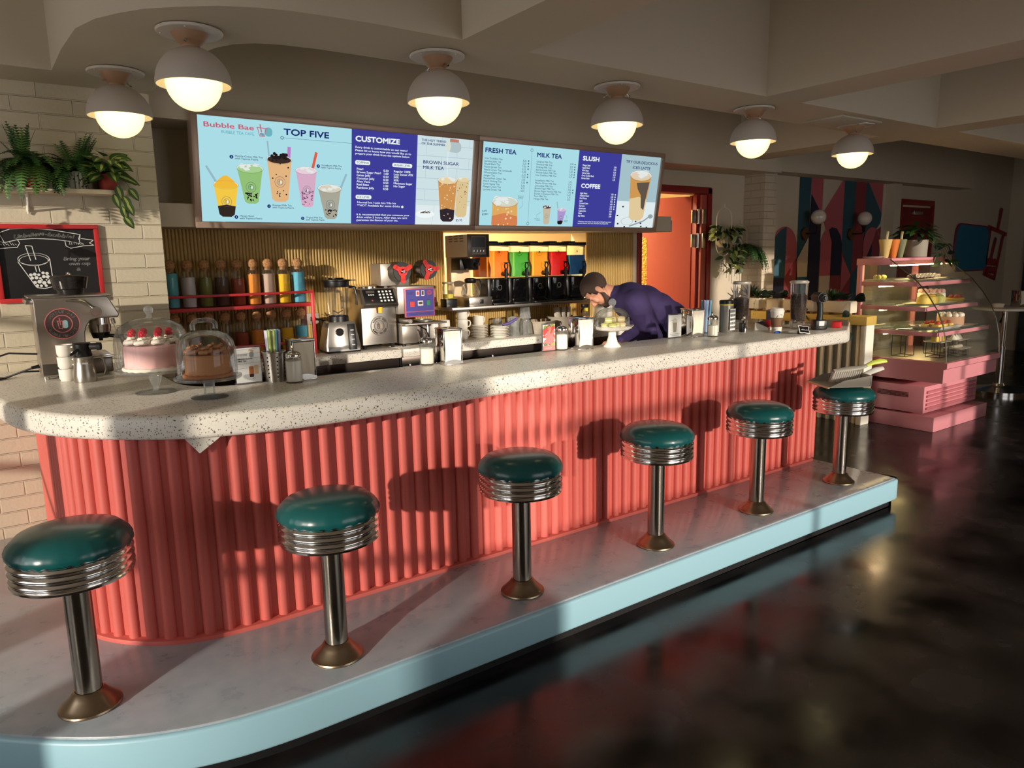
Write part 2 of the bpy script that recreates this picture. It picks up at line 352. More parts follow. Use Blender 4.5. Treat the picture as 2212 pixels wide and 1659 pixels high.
# ---------------------------------------------------------------- bar counter
cf = smooth([(.15, 4.38), (.15, 3.6), (.155, 3.3), (.175, 3.1), (.206, 2.98), (.26, 2.88), (.36, 2.775), (.45, 2.72), (.56, 2.685), (.72, 2.672)], 2)
path = cf+[(4.33, 2.672)]
t = thing('bar_counter', 'coral bar front clad in half round ribs with a curved left end', 'bar counter')
b = B(); b.prism(path+[(4.33, 3.08), (.78, 3.08), (.62, 3.35), (.6, 4.38)], .18, .94); obj('carcass', b, M('coral_flat', (196, 92, 82), .45), t)
def along(P, step, off=0):
    out = []; d = off; acc = 0
    for a, c in zip(P, P[1:]):
        L_ = math.dist(a, c)
        while d <= acc+L_:
            f = (d-acc)/L_; out.append(((a[0]+(c[0]-a[0])*f, a[1]+(c[1]-a[1])*f), Vector((c[0]-a[0], c[1]-a[1])).normalized())); d += step
        acc += L_
    return out
b = B(); ribs = along(path, .0676, .03)
for (x, y), tg in ribs:
    nx, ny = tg.y, -tg.x; r = .0215
    prof = [(x+tg.x*r*math.cos(PI*k/8)+nx*r*math.sin(PI*k/8), y+tg.y*r*math.cos(PI*k/8)+ny*r*math.sin(PI*k/8)) for k in range(9)]
    rs = [[(px, py, z) for px, py in prof] for z in (.196, .94)]
    b.rings(rs, closed=False); b.poly([(px, py, .196) for px, py in prof])
r = .0215
b.cyl((4.352, 2.672, .196), (4.352, 2.672, .73), r)
obj('rib_cladding', b, CORAL, t)
b = B(); b.prism(inset(path, -.034, len(path))+[(4.36, 2.76), (.8, 2.76), (.35, 3.1), (.3, 4.38)], .18, .196, -.003); obj('plinth_strip', b, CORAL, t)
top = smooth([(-.04, 4.39), (-.03, 3.9), (-.025, 3.55), (.012, 3.3), (.05, 3.16), (.12, 3.0), (.2, 2.88), (.3, 2.77), (.42, 2.67), (.55, 2.6), (.74, 2.545), (.95, 2.52), (1.2, 2.525), (1.5, 2.56), (1.75, 2.59), (2.0, 2.602)], 2)
top += [(4.50, 2.602)]+smooth([(4.52, 2.602), (4.64, 2.606), (4.72, 2.66), (5.28, 2.965), (5.36, 3.05), (5.3, 3.15)], 2)
top += smooth([(1.4, 3.16), (1.1, 3.17), (.85, 3.165), (.76, 3.19), (.68, 3.26), (.645, 3.38), (.64, 3.6), (.64, 4.39)], 2)
b = B(); b.prism(top, .942, 1.03, .022, 4); obj_ct = obj('countertop', b, TERR); tag(obj_ct, 'long speckled terrazzo worktop with a rounded left end on the coral bar', 'worktop')
b = B(); b.poly([(.50, 2.66, .945), (.63, 2.632, .945), (.545, 2.64, .885)]); b.poly([(.50, 2.665, .945), (.545, 2.645, .885), (.63, 2.637, .945)])
tag(obj('laminate_flap', b, TERR), 'loose speckled triangular flap hanging under the worktop edge', 'laminate flap')
# ---------------------------------------------------------------- stools
SEATM = noise_bump(M('teal_vinyl', (18, 80, 80), .28, coat=.15), 9, .12, .0015, 2)
BRASS = M('worn_nickel', (158, 140, 116), .34, 1); POLE = M('stool_pole', (176, 166, 152), .2, 1)
def stool():
    t = thing('bar_stool', '', 'stool', group='chrome bar stools along the coral bar')
    prof = [(0, .594), (.04, .593), (.1, .588), (.14, .576), (.160, .557), (.169, .538), (.169, .526), (.162, .514)]
    b = B(); b.lathe(prof, n=64)
    for v in b.bm.verts:       # gathered folds round the cushion edge
        r_ = math.hypot(v.co.x, v.co.y)
        if r_ > .15:
            a = math.atan2(v.co.y, v.co.x); k = .0010*math.sin(a*41)+.0010*math.sin(a*29+1); v.co.x *= 1+k/r_*1.5; v.co.y *= 1+k/r_*1.5
    obj('cushion', b, SEATM, t)
    pr = [(.06, .432), (.158, .432), (.1655, .436), (.1675, .443)]
    for i in range(3):
        z = .446+i*.0225; pr += [(.1625, z+.001), (.162, z+.004)]+[(.162+.0065*math.sin(PI*k/6), z+.004+.0165*k/6) for k in range(1, 6)]+[(.162, z+.0215)]
    pr += [(.1625, .517), (.166, .519), (.166, .523), (.158, .524)]
    b = B(); b.lathe(pr, n=64, cap0=True); obj('seat_ring', b, CHROME, t)
    b = B(); b.lathe([(.0385, .05), (.0385, .415), (.05, .416), (.05, .432)], n=32, cap0=True, cap1=True); obj('pole', b, POLE, t)
    b = B(); b.lathe([(.088, 0), (.09, .004), (.088, .009), (.084, .011), (.075, .020), (.055, .040), (.045, .056), (.0395, .058)], n=40, cap0=True); obj('base_flange', b, BRASS, t)
    return t
SP = [(.124, 2.475), (.857, 2.275), (1.665, 2.28), (2.458, 2.285), (3.225, 2.28), (4.035, 2.285)]
SL = ['dark green bar stool at the rounded left end of the bar, nearest the camera', 'teal bar stool, second from the left, in front of the shaded ribs', 'dark teal bar stool, third from the left, in front of the cast seat shadow',
      'teal bar stool, third from the right end of the platform', 'teal bar stool, next to last before the dustpan stool', 'teal bar stool carrying the dustpan, at the far end of the platform']
st = stool(); st['label'] = SL[0]; st.location = (*SP[0], .18); st.rotation_euler.z = .4
for i in range(1, 6): dup(st, (*SP[i], .18), i*1.1, SL[i])
# ---------------------------------------------------------------- ceiling lamps
def lamp():
    t = thing('ceiling_lamp', '', 'ceiling lamp', group='dome ceiling lamps on the soffit')
    b = B(); b.lathe([(0, -.001), (.115, -.001), (.122, -.005), (.122, -.010), (.118, -.014), (0, -.014)], n=40); 
    for k in range(4): a = .5+k*PI/2; b.sph((.105*math.cos(a), .105*math.sin(a), -.015), .004, n=8, m=4)
    obj('ceiling_plate', b, M('lamp_plate', (214, 204, 190), .5), t)
    b = B(); b.lathe([(.068, -.014), (.066, -.02), (.05, -.045), (.034, -.058), (.034, -.066)], n=32); obj('wooden_mount', b, noise_bump(M('mount_wood', (168, 128, 96), .5), 30, .1, .002), t)
    for a in (.4, 3.5):
        b = B(); b.tube([(.046*math.cos(a), .046*math.sin(a), -.041), (.062*math.cos(a), .062*math.sin(a), -.052), (.066*math.cos(a), .066*math.sin(a), -.055), (.071*math.cos(a), .071*math.sin(a), -.058)], [.004, .004, .007, .004]); obj('screw', b, CHROME, t)
    outp = [(.02, -.062)]+[(.14*math.sin(R(a)), -.2+.138*math.cos(R(a))) for a in (15, 25, 35, 45, 55, 65, 75, 85, 92)]
    inn = [(.136*math.sin(R(a)), -.2+.134*math.cos(R(a))) for a in (92, 80, 65, 50, 35, 20, 8)]
    b = B(); b.lathe(outp+inn, n=48); obj('shade', b, M('lamp_shade', (196, 184, 172), .6), t)
    b = B(); b.sph((0, 0, -.195), .104, (1, 1, 1), 40, 20); obj('globe', b, GLOBE, t)
    return t
GLOBE = bpy.data.materials.new('lit_globe'); GLOBE.use_nodes = True
nt, N, L, pb = nodes(GLOBE); lw = N('ShaderNodeLayerWeight'); lw.inputs[0].default_value = .35
mx = N('ShaderNodeMix'); mx.data_type = 'RGBA'; mx.inputs[6].default_value = (1, .88, .46, 1); mx.inputs[7].default_value = (1, .74, .22, 1); L(lw.outputs['Facing'], mx.inputs[0])
pb.inputs['Base Color'].default_value = (.8, .75, .6, 1); L(mx.outputs[2], pb.inputs['Emission Color']); pb.inputs['Emission Strength'].default_value = 1.9
LP = [(.609, 3.967), (.757, 3.158), (1.742, 2.955), (2.845, 2.966), (4.01, 2.962), (5.156, 2.961)]
LL = ['lit dome ceiling lamp, lowest at the left, in front of the brick wall', 'lit dome ceiling lamp, second from the left, above the round bar end', 'lit dome ceiling lamp above the first menu board',
      'lit dome ceiling lamp above the second menu board', 'lit dome ceiling lamp, next to last on the right', 'lit dome ceiling lamp, farthest right, beside the ceiling hatch']
lp = lamp(); lp.location = (*LP[0], ZS); lp['label'] = LL[0]
for i in range(1, 6): dup(lp, (*LP[i], ZS), i*.7, LL[i])
# ---------------------------------------------------------------- menu light boxes
SB, SPU, SWH, SNV = E('print_sky', (170, 220, 230)), E('print_violet', (62, 62, 152)), E('print_white', (238, 246, 246)), E('print_navy', (28, 44, 110))
SGR, SPK, STL, SDK = E('print_grey', (70, 96, 112)), E('print_rose', (196, 92, 112)), E('print_teal', (110, 178, 190)), E('print_black', (34, 28, 30))
SPH, SPH2, STAB = E('print_photo_wall', (205, 224, 228)), E('print_photo_joint', (178, 200, 208)), E('print_photo_table', (222, 234, 236))
S_ = lambda n, c: E('print_'+n, c)
FRAME = noise_bump(M('frame_steel', (186, 160, 142), .38, .3), 20, .1, .001)
up_ = Vector((0, -.1, .641)).normalized(); ub = Matrix(((1, 0, 0, 0), (0, up_.y, -up_.z, 0), (0, up_.z, up_.y, 0), (0, 0, 0, 1)))
def board(name, label, x0, x1, panels):
    t = thing(name, label, 'menu board', (1.02, 4.5, 1.745)); t.rotation_euler = ub.to_euler()
    b = B(); w_ = .036; b.T = Matrix.Translation((0, 0, 0))
    for c, d in ((((x0+x1)/2, w_/2, -.035), (x1-x0, w_, .09)), (((x0+x1)/2, .65-w_/2, -.035), (x1-x0, w_, .09)), ((x0+w_/2, .325, -.035), (w_, .65-2*w_, .09)), ((x1-w_/2, .325, -.035), (w_, .65-2*w_, .09))): b.box(c, d, .004)
    b.box(((x0+x1)/2, .325, -.05), (x1-x0-.02, .62, .05)); obj('frame', b, FRAME, t)
    b = B(); ms = []
    for i, (a, c, m) in enumerate(panels): b.mat(i); rect(b, a, .02, c, .626, -.006); ms.append(m)
    obj('lit_panel', b, ms, t); return t
def lettering(t, items, m, name='lettering'):
    for s, x, y, h, *k in items:
        b = B(); kw = dict(zip(('align', 'bold', 'sx', 'line', 'shear', 'rot', 'fit'), k)); kw['bold'] = kw.get('bold', 0)*.6
        text(b, s, (x, y), h, z=-.0035, **kw); obj(name, b, m, t)
def cup(t, rx, ry, rw, bx, by, bw, body, low=None, lowf=.3, pearls=0, topc=None, straw=None, ice=0, seal=True, mound=None, pc=(40, 30, 30), pf=.3):
    """a printed picture of a drink: tapered cup, rim ellipse, pearls, ice, straw"""
    ms = [body, low or body, topc or body, SDK if pc == (40, 30, 30) else S_('pearl%d' % pc[0], pc), SWH, S_('ice', (226, 232, 228)), straw[2] if straw else SWH, SGR]
    b = B(); z = -.0050; el = rw*.17
    if straw: b.mat(6); line2(b, straw[:2], straw[3], z)
    b.mat(4); disc(b, (rx, ry), rw/2*1.06, z+.0001, 32, el*1.06)
    L_ = lambda f: rx-rw/2+(bx-bw/2-rx+rw/2)*f; R_ = lambda f: rx+rw/2+(bx+bw/2-rx-rw/2)*f; Y_ = lambda f: ry+(by-ry)*f
    b.mat(0); b.poly([(L_(0), Y_(0), z+.0002), (L_(1), Y_(1)+bw*.06, z+.0002), (L_(1)+bw*.2, by-bw*.1, z+.0002), (R_(1)-bw*.2, by-bw*.1, z+.0002), (R_(1), Y_(1)+bw*.06, z+.0002), (R_(0), Y_(0), z+.0002)])
    b.mat(2); disc(b, (rx, ry), rw/2*.97, z+.0003, 32, el*.9)
    if low: b.mat(1); f = 1-lowf; b.poly([(L_(f), Y_(f), z+.0003), (L_(1), Y_(1)+bw*.06, z+.0003), (L_(1)+bw*.2, by-bw*.1, z+.0003), (R_(1)-bw*.2, by-bw*.1, z+.0003), (R_(1), Y_(1)+bw*.06, z+.0003), (R_(f), Y_(f), z+.0003), (rx, Y_(f)+bw*.1, z+.0003)])
    rnd = random.Random(int(rx*1000))
    if mound: b.mat(2); b.poly([(rx-rw*.46, ry, z+.0004), (rx+rw*.46, ry, z+.0004), (rx+rw*.3, ry+mound*.55, z+.0004), (rx+rw*.06, ry+mound, z+.0004), (rx-rw*.1, ry+mound*.95, z+.0004), (rx-rw*.32, ry+mound*.5, z+.0004)])
    b.mat(3)
    for k in range(pearls):
        f = 1-pf*(1-rnd.random()**1.6)-.01; u = .08+.84*rnd.random(); r_ = rw*(.022+.016*rnd.random())
        disc(b, (L_(f)+(R_(f)-L_(f))*u, Y_(f)), r_, z+.0006+.00001*k, 8)
    b.mat(5)
    for k in range(ice):
        cx, cy = rx+rw*(rnd.random()-.5)*.7, ry+el*(rnd.random()-.3)*1.2; a = rnd.random()*3; q = rw*.13
        b.poly([(cx+q*math.cos(a+i*PI/2)*(1.3 if i % 2 else .8), cy+q*.6*math.sin(a+i*PI/2), z+.0007+k*.00001) for i in range(4)])
    b.mat(7); ring(b, (rx, ry), rw/2*1.06, rw*.012, z+.0008, 32, el*1.06)
    if seal: c = (rx*.45+bx*.55, ry*.45+by*.55); logo_seal(b, c, (rw+bw)*.13, (7, 7, 7, 4), z+.0012, False)
    return obj('pictured_drink', b, ms, t)
t = board('menu_board', 'lit menu board on the left with five pictured drinks and a violet options column', 0, 1.886, ((.036, .948, SB), (.948, 1.412, SPU), (1.412, 1.85, SPH)))
lettering(t, [('Bubble Bae', .066, .555, .027, 'LEFT', .002, 1, 1, 0, 0, .274)], SPK, 'shop_name'); lettering(t, [('BUBBLE TEA CAFE', .163, .526, .0175, 'LEFT', .0006, 1, 1, 0, 0, .181)], STL, 'shop_name')
b = B(); b.mat(0); x, y = .392, .552
line2(b, [(.36, .574), (.425, .570)], .004, -.0035); line2(b, [(.366, .572), (.378, .527), (.405, .525), (.415, .571)], .004, -.0035); line2(b, [(.381, .592), (.389, .548)], .006, -.0035)
b.mat(1); pill(b, .407, .528, .452, .578, .02, -.0042); b.mat(2)
for q in range(6): disc(b, (.384+.007*(q % 3), .533+.007*(q//3)), .003, -.0033, 8)
obj('shop_emblem', b, [SPK, STL, SNV], t)
lettering(t, [('TOP FIVE', .519, .546, .036, 'LEFT', .0028, 1, 1, 0, 0, .278)], SNV, 'heading')
lettering(t, [('Matcha Green Milk Tea\nwith Tapioca Pearls', .233, .403, .0105, 'LEFT', .0005, 1.16, .95), ('Roasted Milk Tea\nwith Tapioca Pearls', .442, .133, .0105, 'LEFT', .0005, 1.16, .95), ('Strawberry Milk Tea\nwith Tapioca Pearls', .749, .381, .0105, 'LEFT', .0005, 1.12, .95),
              ('Mango Slush\nwith Tapioca Pearls', .248, .066, .0105, 'LEFT', .0005, 1.16, .95), ('Original Milk Tea\nwith Tapioca Pearls', .648, .064, .0105, 'LEFT', .0005, 1.06, .95)], SGR, 'caption')
b = B(); ring(b, (.509, .528), .0095, .003, -.004); line2(b, [(.517, .528), (.947, .528)], .0015, -.004); obj('printed_rule', b, SNV, t)
for n_, x, y in (('2', .214, .402), ('1', .422, .131), ('3', .730, .379), ('4', .229, .064), ('5', .628, .063)):
    b = B(); disc(b, (x, y), .0105, -.004); b.mat(1); text(b, n_, (x, y-.005), .010, 'CENTER', .0002, 1, -.003); obj('number_dot', b, [SNV, SB], t)
clr = S_('clear_straw', (150, 182, 196))
cup(t, .177, .245, .135, .178, .073, .086, S_('mango', (242, 200, 70)), S_('jelly', (52, 40, 34)), .3, 0, S_('mango_top', (240, 186, 60)), ((.073, .345), (.135, .24), clr, .012), mound=.052)
cup(t, .316, .342, .146, .322, .151, .08, S_('matcha', (146, 192, 118)), None, 0, 26, S_('matcha_top', (168, 206, 146)), None, 5, pf=.26)
o_ = cup(t, .490, .402, .146, .492, .169, .1, S_('roast', (226, 180, 128)), None, 0, 14, S_('roast_top', (60, 44, 40)), ((.551, .479), (.546, .395), S_('violet_straw', (186, 128, 196)), .02), 0, pf=.98)
b = B(); rnd = random.Random(4); b.mat(0)
for k in range(16): disc(b, (.490+(rnd.random()-.5)*.1, .41+rnd.random()*.026), .010, -.0035+k*.00003, 10)
b.mat(1); line2(b, [(.422, .503), (.431, .405)], .009, -.0052); obj('pictured_topping', b, [SDK, clr], t)
cup(t, .654, .347, .130, .660, .139, .073, S_('rose_tea', (214, 172, 196)), None, 0, 34, S_('rose_top', (230, 206, 216)), ((.719, .459), (.69, .345), S_('orange_straw', (222, 96, 70)), .017), 4, pc=(110, 70, 110), pf=.42)
cup(t, .803, .247, .147, .811, .07, .081, S_('milk_tea', (168, 166, 150)), None, 0, 24, S_('milk_top', (214, 206, 186)), ((.914, .341), (.868, .235), clr, .013), 5, pf=.26)
lettering(t, [('CUSTOMIZE', .972, .545, .032, 'LEFT', .0032, 1, 1, 0, 0, .305)], SWH, 'heading')
lettering(t, [('Every drink is customizable on our menu!\nPlease let us know how you would like us to\nprepare your drink from the options below', .971, .503, .0124, 'LEFT', .0008, 1, 1.12, 0, 0, .392),
              ('Pearl\nBrown Sugar Pearl\nGrass Jelly\nCoconut Jelly\nAloe Vera\nRed Bean\nRainbow Jelly', .982, .371, .0136, 'LEFT', .0009, 1, 1.03, 0, 0, .168), ('0.50\n1.00\n0.50\n0.50\n0.50\n1.00\n0.50', 1.205, .369, .0136, 'RIGHT', .0009, 1.15, 1.03),
              ('Regular 100%\nLess Sweet 70%\n50%\n30%\nMinimum Sugar\nNo Sugar', 1.242, .369, .0134, 'LEFT', .0009, 1, 1.03, 0, 0, .142), ('Normal Ice / Less Ice / No Ice\n**HOT Available for some drinks', .987, .165, .0126, 'LEFT', .0008, 1, 1.1, 0, 0, .306),
              ('It is recommended that you consume your\ndrink within 2 hours. After that, we can\'t\nguarantee the flavour of your tea.', .983, .089, .0118, 'LEFT', .0008, 1, 1.1, 0, 0, .383)], SWH)
for x0, y0, x1, y1, s_ in ((.972, .403, 1.075, .430, 'TOPPING'), (1.231, .402, 1.377, .428, 'SUGAR LEVEL'), (.977, .191, 1.087, .217, 'ICE LEVEL')):
    b = B(); pill(b, x0, y0, x1, y1, .012, -.0045); b.mat(1); text(b, s_, ((x0+x1)/2, y0+.007), .0135, 'CENTER', .0003, 1.1, -.0035); obj('label_pill', b, [SWH, SGR], t)
b = B(); disc(b, (1.312, .149), .0085, -.0045); obj('hot_dot', b, SWH, t)
# photo column: white brick, table, jug and two glasses of brown sugar milk tea
b = B(); b.mat(0); rect(b, 1.418, .024, 1.846, .165, -.0056); b.mat(1)
for k in range(6): y = .2+k*.072; line2(b, [(1.414, y), (1.846, y)], .004, -.0055); line2(b, [(1.48+(k % 2)*.12+.0, y), (1.48+(k % 2)*.12, y+.072)], .003, -.0055); line2(b, [(1.72+(k % 2)*.1, y), (1.72+(k % 2)*.1, y+.072)], .003, -.0055)
line2(b, [(1.558, .165), (1.54, .024)], .002, -.0054)
b.mat(2); pill(b, 1.645, .522, 1.752, .594, .034, -.0052); b.mat(3); disc(b, (1.652, .56), .017, -.005, 20, .034); b.mat(4); line2(b, [(1.648, .53), (1.648, .345)], .003, -.0051); disc(b, (1.487, .106), .072, -.0052, 28, .026)
b.mat(5)
for k in range(7): line2(b, [(1.45+.011*k, .112), (1.475+.009*k, .122+.003*(k % 3))], .005, -.005)
b.mat(6); line2(b, [(1.66, .6), (1.73, .598)], .02, -.0051)
obj('pictured_table', b, [STAB, SPH2, S_('jug', (176, 194, 198)), S_('jug_mouth', (214, 222, 206)), SWH, S_('twig', (96, 86, 70)), S_('hand', (184, 128, 112))], t)
cup(t, 1.779, .346, .1, 1.773, .1, .092, S_('latte_a', (220, 196, 146)), None, 0, 20, S_('latte_t', (226, 208, 164)), None, 1, False, pc=(92, 76, 54), pf=.9)
cup(t, 1.654, .335, .150, 1.663, .068, .108, S_('brown_sugar', (206, 146, 82)), S_('syrup', (48, 40, 46)), .26, 26, S_('cream_t', (232, 208, 160)), None, 3, False, pc=(236, 214, 178), pf=.95)
lettering(t, [('THE HOT TREND\nOF THE SUMMER', 1.440, .580, .0145, 'LEFT', .0008, 1, 1.1, 0, 0, .188), ('BROWN SUGAR\nMILK TEA', 1.456, .437, .0225, 'LEFT', .0011, 1, 1.12, 0, 0, .278), ('$5.95', 1.733, .061, .0165, 'LEFT', .0006, 1.1)], SNV)
t = board('menu_board', 'lit menu board on the right listing teas, slush and coffee beside a pictured latte', 1.888, 3.76, ((1.925, 2.818, SB), (2.818, 3.272, SPU), (3.272, 3.724, S_('latte_wall', (164, 192, 200)))))
lettering(t, [('FRESH TEA', 1.947, .543, .032, 'LEFT', .0022, 1, 1, 0, 0, .268), ('MILK TEA', 2.408, .540, .032, 'LEFT', .0022, 1, 1, 0, 0, .234)], SNV, 'heading')
lettering(t, [('Iron Goddess Tea\nJasmine Jade Tea\nRoyal Black Tea\nPeach Green Tea\nPeach Green Tea Lemonade\nWintermelon Tea\nGinger Tea\nPassionfruit Green Tea\nPeach Oolong Tea\nLime Honey Tea\nMango Green Tea\nLychee Green Tea', 1.948, .497, .0135, 'LEFT', .0004, 1, 1.05, 0, 0, .243),
              ('5.25\n5.25\n5.25\n5.25\n5.50\n5.25\n5.25\n5.75\n5.75\n5.25\n5.25\n5.25', 2.318, .497, .0135, 'RIGHT', .0004, 1.1, 1.05),
              ('Original Milk Tea\nRoasted Milk Tea\nOolong Milk Tea\nJasmine Jade Milk Tea\nWintermelon Milk Tea\nIron Goddess Milk Tea\n\nStrawberry Milk Tea\nMatcha Green Milk Tea\nChocolate Milk Tea\nBrown Sugar Milk Tea\nBrown Sugar Matcha Milk Tea\nDurian Cinnamon Milk Tea\nTaro Milk Tea\nMango Milk Tea', 2.410, .500, .0132, 'LEFT', .0004, 1, 1.06, 0, 0, .262),
              ('5.50\n5.50\n5.50\n5.50\n5.50\n5.75\n\n5.75\n5.75\n5.75\n5.95\n5.95\n5.25\n5.75\n5.75', 2.768, .500, .0132, 'RIGHT', .0004, 1.05, 1.06),
              ('YUM!\nBOBA!', 1.95, .128, .014, 'LEFT', .0006, 1, 1.15, 0, .12), ('Peach Green Tea\nLemonade with\nHoneyed Pearls', 2.262, .25, .007, 'LEFT', .0002, .8, 1), ('Original Milk Tea\nwith Pearls', 2.485, .087, .007, 'RIGHT', .0002, .8), ('Taro Milk Tea\nwith Pearls', 2.722, .078, .007, 'LEFT', .0002, .8)], SGR)
for x_, P in ((2.337, (0, 1, 2, 3, 5, 6, 8)), (2.786, (0, 1, 2, 3, 4, 5, 10, 11))):
    for i in P: b = B(); disc(b, (x_, .505-i*.0192), .0058, -.004, 12); obj('hot_dot', b, SGR, t)
b = B()
ring(b, (2.360, .582), .012, .003, -.004); line2(b, [(2.361, .570), (2.372, .066)], .0018, -.004); ring(b, (2.372, .054), .012, .003, -.004)
line2(b, [(2.45, .10), (2.45, .12), (2.49, .14)], .0015, -.004); line2(b, [(2.75, .09), (2.75, .11), (2.735, .135)], .0015, -.004); line2(b, [(2.31, .22), (2.31, .185), (2.285, .16)], .0015, -.004)
obj('printed_rule', b, SGR, t)
cup(t, 2.15, .206, .222, 2.157, .03, .236, S_('iced_tea', (222, 170, 96)), S_('iced_tea_low', (214, 130, 80)), .42, 16, S_('iced_tea_top', (206, 210, 196)), None, 7, False, pc=(236, 196, 120), pf=.9)
cup(t, 2.544, .18, .08, 2.549, .056, .056, S_('milk_b', (196, 186, 162)), None, 0, 0, S_('milk_bt', (70, 64, 72)), None, 3)
cup(t, 2.694, .162, .085, 2.684, .056, .048, S_('taro', (172, 150, 206)), SDK, .2, 0, S_('taro_t', (206, 184, 214)), ((2.639, .223), (2.66, .15), clr, .008), 2)
lettering(t, [('SLUSH', 2.858, .543, .032, 'LEFT', .003, 1, 1, 0, 0, .168), ('COFFEE', 2.866, .337, .032, 'LEFT', .003, 1, 1, 0, 0, .198)], SWH, 'heading')
lettering(t, [('Mango Slush\nApple Slush\nKiwi Slush\nCitron Soda\nOreo Cookie Slush\nDurian Slush', 2.862, .500, .0135, 'LEFT', .0008, .88, 1.05), ('5.50\n5.50\n5.50\n5.50\n5.75\n5.75', 3.222, .500, .0135, 'RIGHT', .0008, .88, 1.05),
              ('Light Roast\nMedium Roast\nDark Roast\nLatte\nCaramel Latte\nEspresso\nAmericano\nCappuccino\nMisto\nFlat White', 2.864, .289, .0135, 'LEFT', .0008, .88, 1.05), ('2.50\n2.50\n2.50\n4.25\n4.50\n3.00\n2.75\n3.00\n3.00\n3.00', 3.222, .289, .0135, 'RIGHT', .0008, .88, 1.05),
              ('**Please note that we do carry Decaf. Let your\nbarista know, and we will have it prepared.', 2.868, .072, .0088, 'LEFT', .0006, 1, 1.15, 0, 0, .362)], SWH)
for i in range(7): b = B(); disc(b, (3.243, .295-i*.0193), .0062, -.004, 12); obj('hot_dot', b, SWH, t)
b = B(); b.mat(0); rect(b, 3.272, .022, 3.722, .248, -.0056); b.mat(1); rnd = random.Random(9)
for k in range(11): disc(b, (3.29+rnd.random()*.4, .03+rnd.random()*(.2 if k < 3 else .09)), .011, -.005, 7, .007)
b.mat(2); line2(b, [(3.44, .045), (3.6, .09), (3.69, .14)], .012, -.0052); disc(b, (3.68, .13), .03, -.0051, 14, .018); ring(b, (3.41, .085), .07, .004, -.0053, 24, .03)
obj('pictured_table', b, [STAB, SDK, S_('spoon', (150, 160, 162))], t)
cup(t, 3.512, .456, .24, 3.508, .112, .168, S_('latte_c', (206, 152, 84)), S_('latte_milk', (224, 200, 152)), .46, 0, S_('latte_ice', (222, 204, 176)), None, 7, False)
b = B(); b.poly([(3.47, .40, -.0042), (3.62, .41, -.0042), (3.60, .30, -.0042), (3.585, .18, -.0042), (3.55, .2, -.0042), (3.535, .3, -.0042), (3.49, .35, -.0042)]); obj('pictured_coffee', b, S_('coffee_dark', (96, 84, 72)), t)
lettering(t, [('TRY OUR DELICIOUS\nICED LATTE', 3.506, .55, .0225, 'CENTER', .0011, 1, 1.36, 0, 0, .365)], SNV)
b = B(); b.box((4.9, 4.55, 1.80), (.26, .03, .1), .004); tag(obj('mounting_bar', b, FRAME), 'steel bracket plate sticking out beyond the lower right corner of the menu boards', 'bracket')
# ---------------------------------------------------------------- chalkboard
t = thing('chalkboard', 'red framed chalkboard with a drawn bubble tea on the brick wall', 'chalkboard', (.055, 4.40, 1.365)); t.rotation_euler = (PI/2, 0, 0)
W_, H_ = .46, .385
b = B()
for c, d in (((W_/2, .011, .008), (W_, .022, .022)), ((W_/2, H_-.011, .008), (W_, .022, .022)), ((.011, H_/2, .008), (.022, H_-.044, .022)), ((W_-.011, H_/2, .008), (.022, H_-.044, .022))): b.box(c, d, .003)
obj('frame', b, RED, t); b = B(); b.box((W_/2, H_/2, .003), (W_-.03, H_-.03, .006)); obj('slate', b, M('slate', (20, 19, 20), .6), t)
CH = M('chalk', (240, 240, 236), .9)
def zc(px, py): return (px/820*.455-.005+.0, H_-(py-265)/640*.37)      # sketch units of the drawing -> board metres
b = B(); z = .0065
for P in ([(90, 330), (150, 308), (310, 300), (470, 312), (600, 335), (685, 350), (670, 395)], [(70, 345), (100, 420), (200, 395), (330, 385), (470, 392), (600, 410), (672, 430), (688, 348)], [(100, 420), (20, 400), (55, 425), (0, 475), (110, 465), (190, 460), (212, 425), (200, 398)], [(560, 405), (565, 450), (600, 470), (700, 450), (790, 445), (755, 425), (790, 400), (690, 385)], [(70, 345), (90, 330)]):
    line2(b, [zc(*p) for p in P], .0028, z)
for k in range(9): line2(b, [zc(30+k*18, 415+k % 3*8), zc(44+k*18, 440+k % 2*8)], .0016, z); line2(b, [zc(600+k*12, 412+k % 3*6), zc(590+k*15, 440)], .0016, z)
for P in ([(180, 580), (290, 790), (300, 805), (360, 815), (425, 800), (432, 780), (424, 560)], [(250, 445), (278, 575)], [(300, 450), (318, 565)], [(250, 445), (300, 450)], [(305, 620), (312, 670)], [(330, 618), (338, 672)]): line2(b, [zc(*p) for p in P], .0034, z)
for cxy, rx_, ry_ in (((302, 560), 122, 52), ((302, 572), 112, 46)): c = zc(*cxy); ring(b, c, rx_*.455/820, .003, z, 30, ry_*.37/640)
for cx_, cy_, r_ in ((265, 695, 14), (295, 690, 14), (325, 695, 12), (360, 680, 13), (390, 685, 14), (272, 722, 14), (305, 720, 15), (335, 725, 10), (362, 712, 15), (393, 715, 16), (290, 760, 15), (325, 755, 17), (360, 765, 17), (400, 760, 17), (305, 788, 13), (335, 790, 12), (372, 790, 12), (405, 740, 8), (345, 740, 8), (380, 740, 7)): disc(b, zc(cx_, cy_), r_*.455/820, z, 12)
text(b, 'Unbelieve', zc(172, 388), .019, 'LEFT', .0009, 1, z, shear=.25, rot=R(8), fit=.128); text(b, '-bubble!', zc(405, 362), .019, 'LEFT', .0009, 1, z, shear=.25, rot=R(-6), fit=.128)
for s_, x_, y_ in (('Bring your', 635, 575), ('own cup', 655, 618), ('&', 640, 668)): text(b, s_, zc(x_, y_), .0175, 'CENTER', .0009, 1.15, z, shear=.2)
obj('chalk_drawing', b, CH, t)
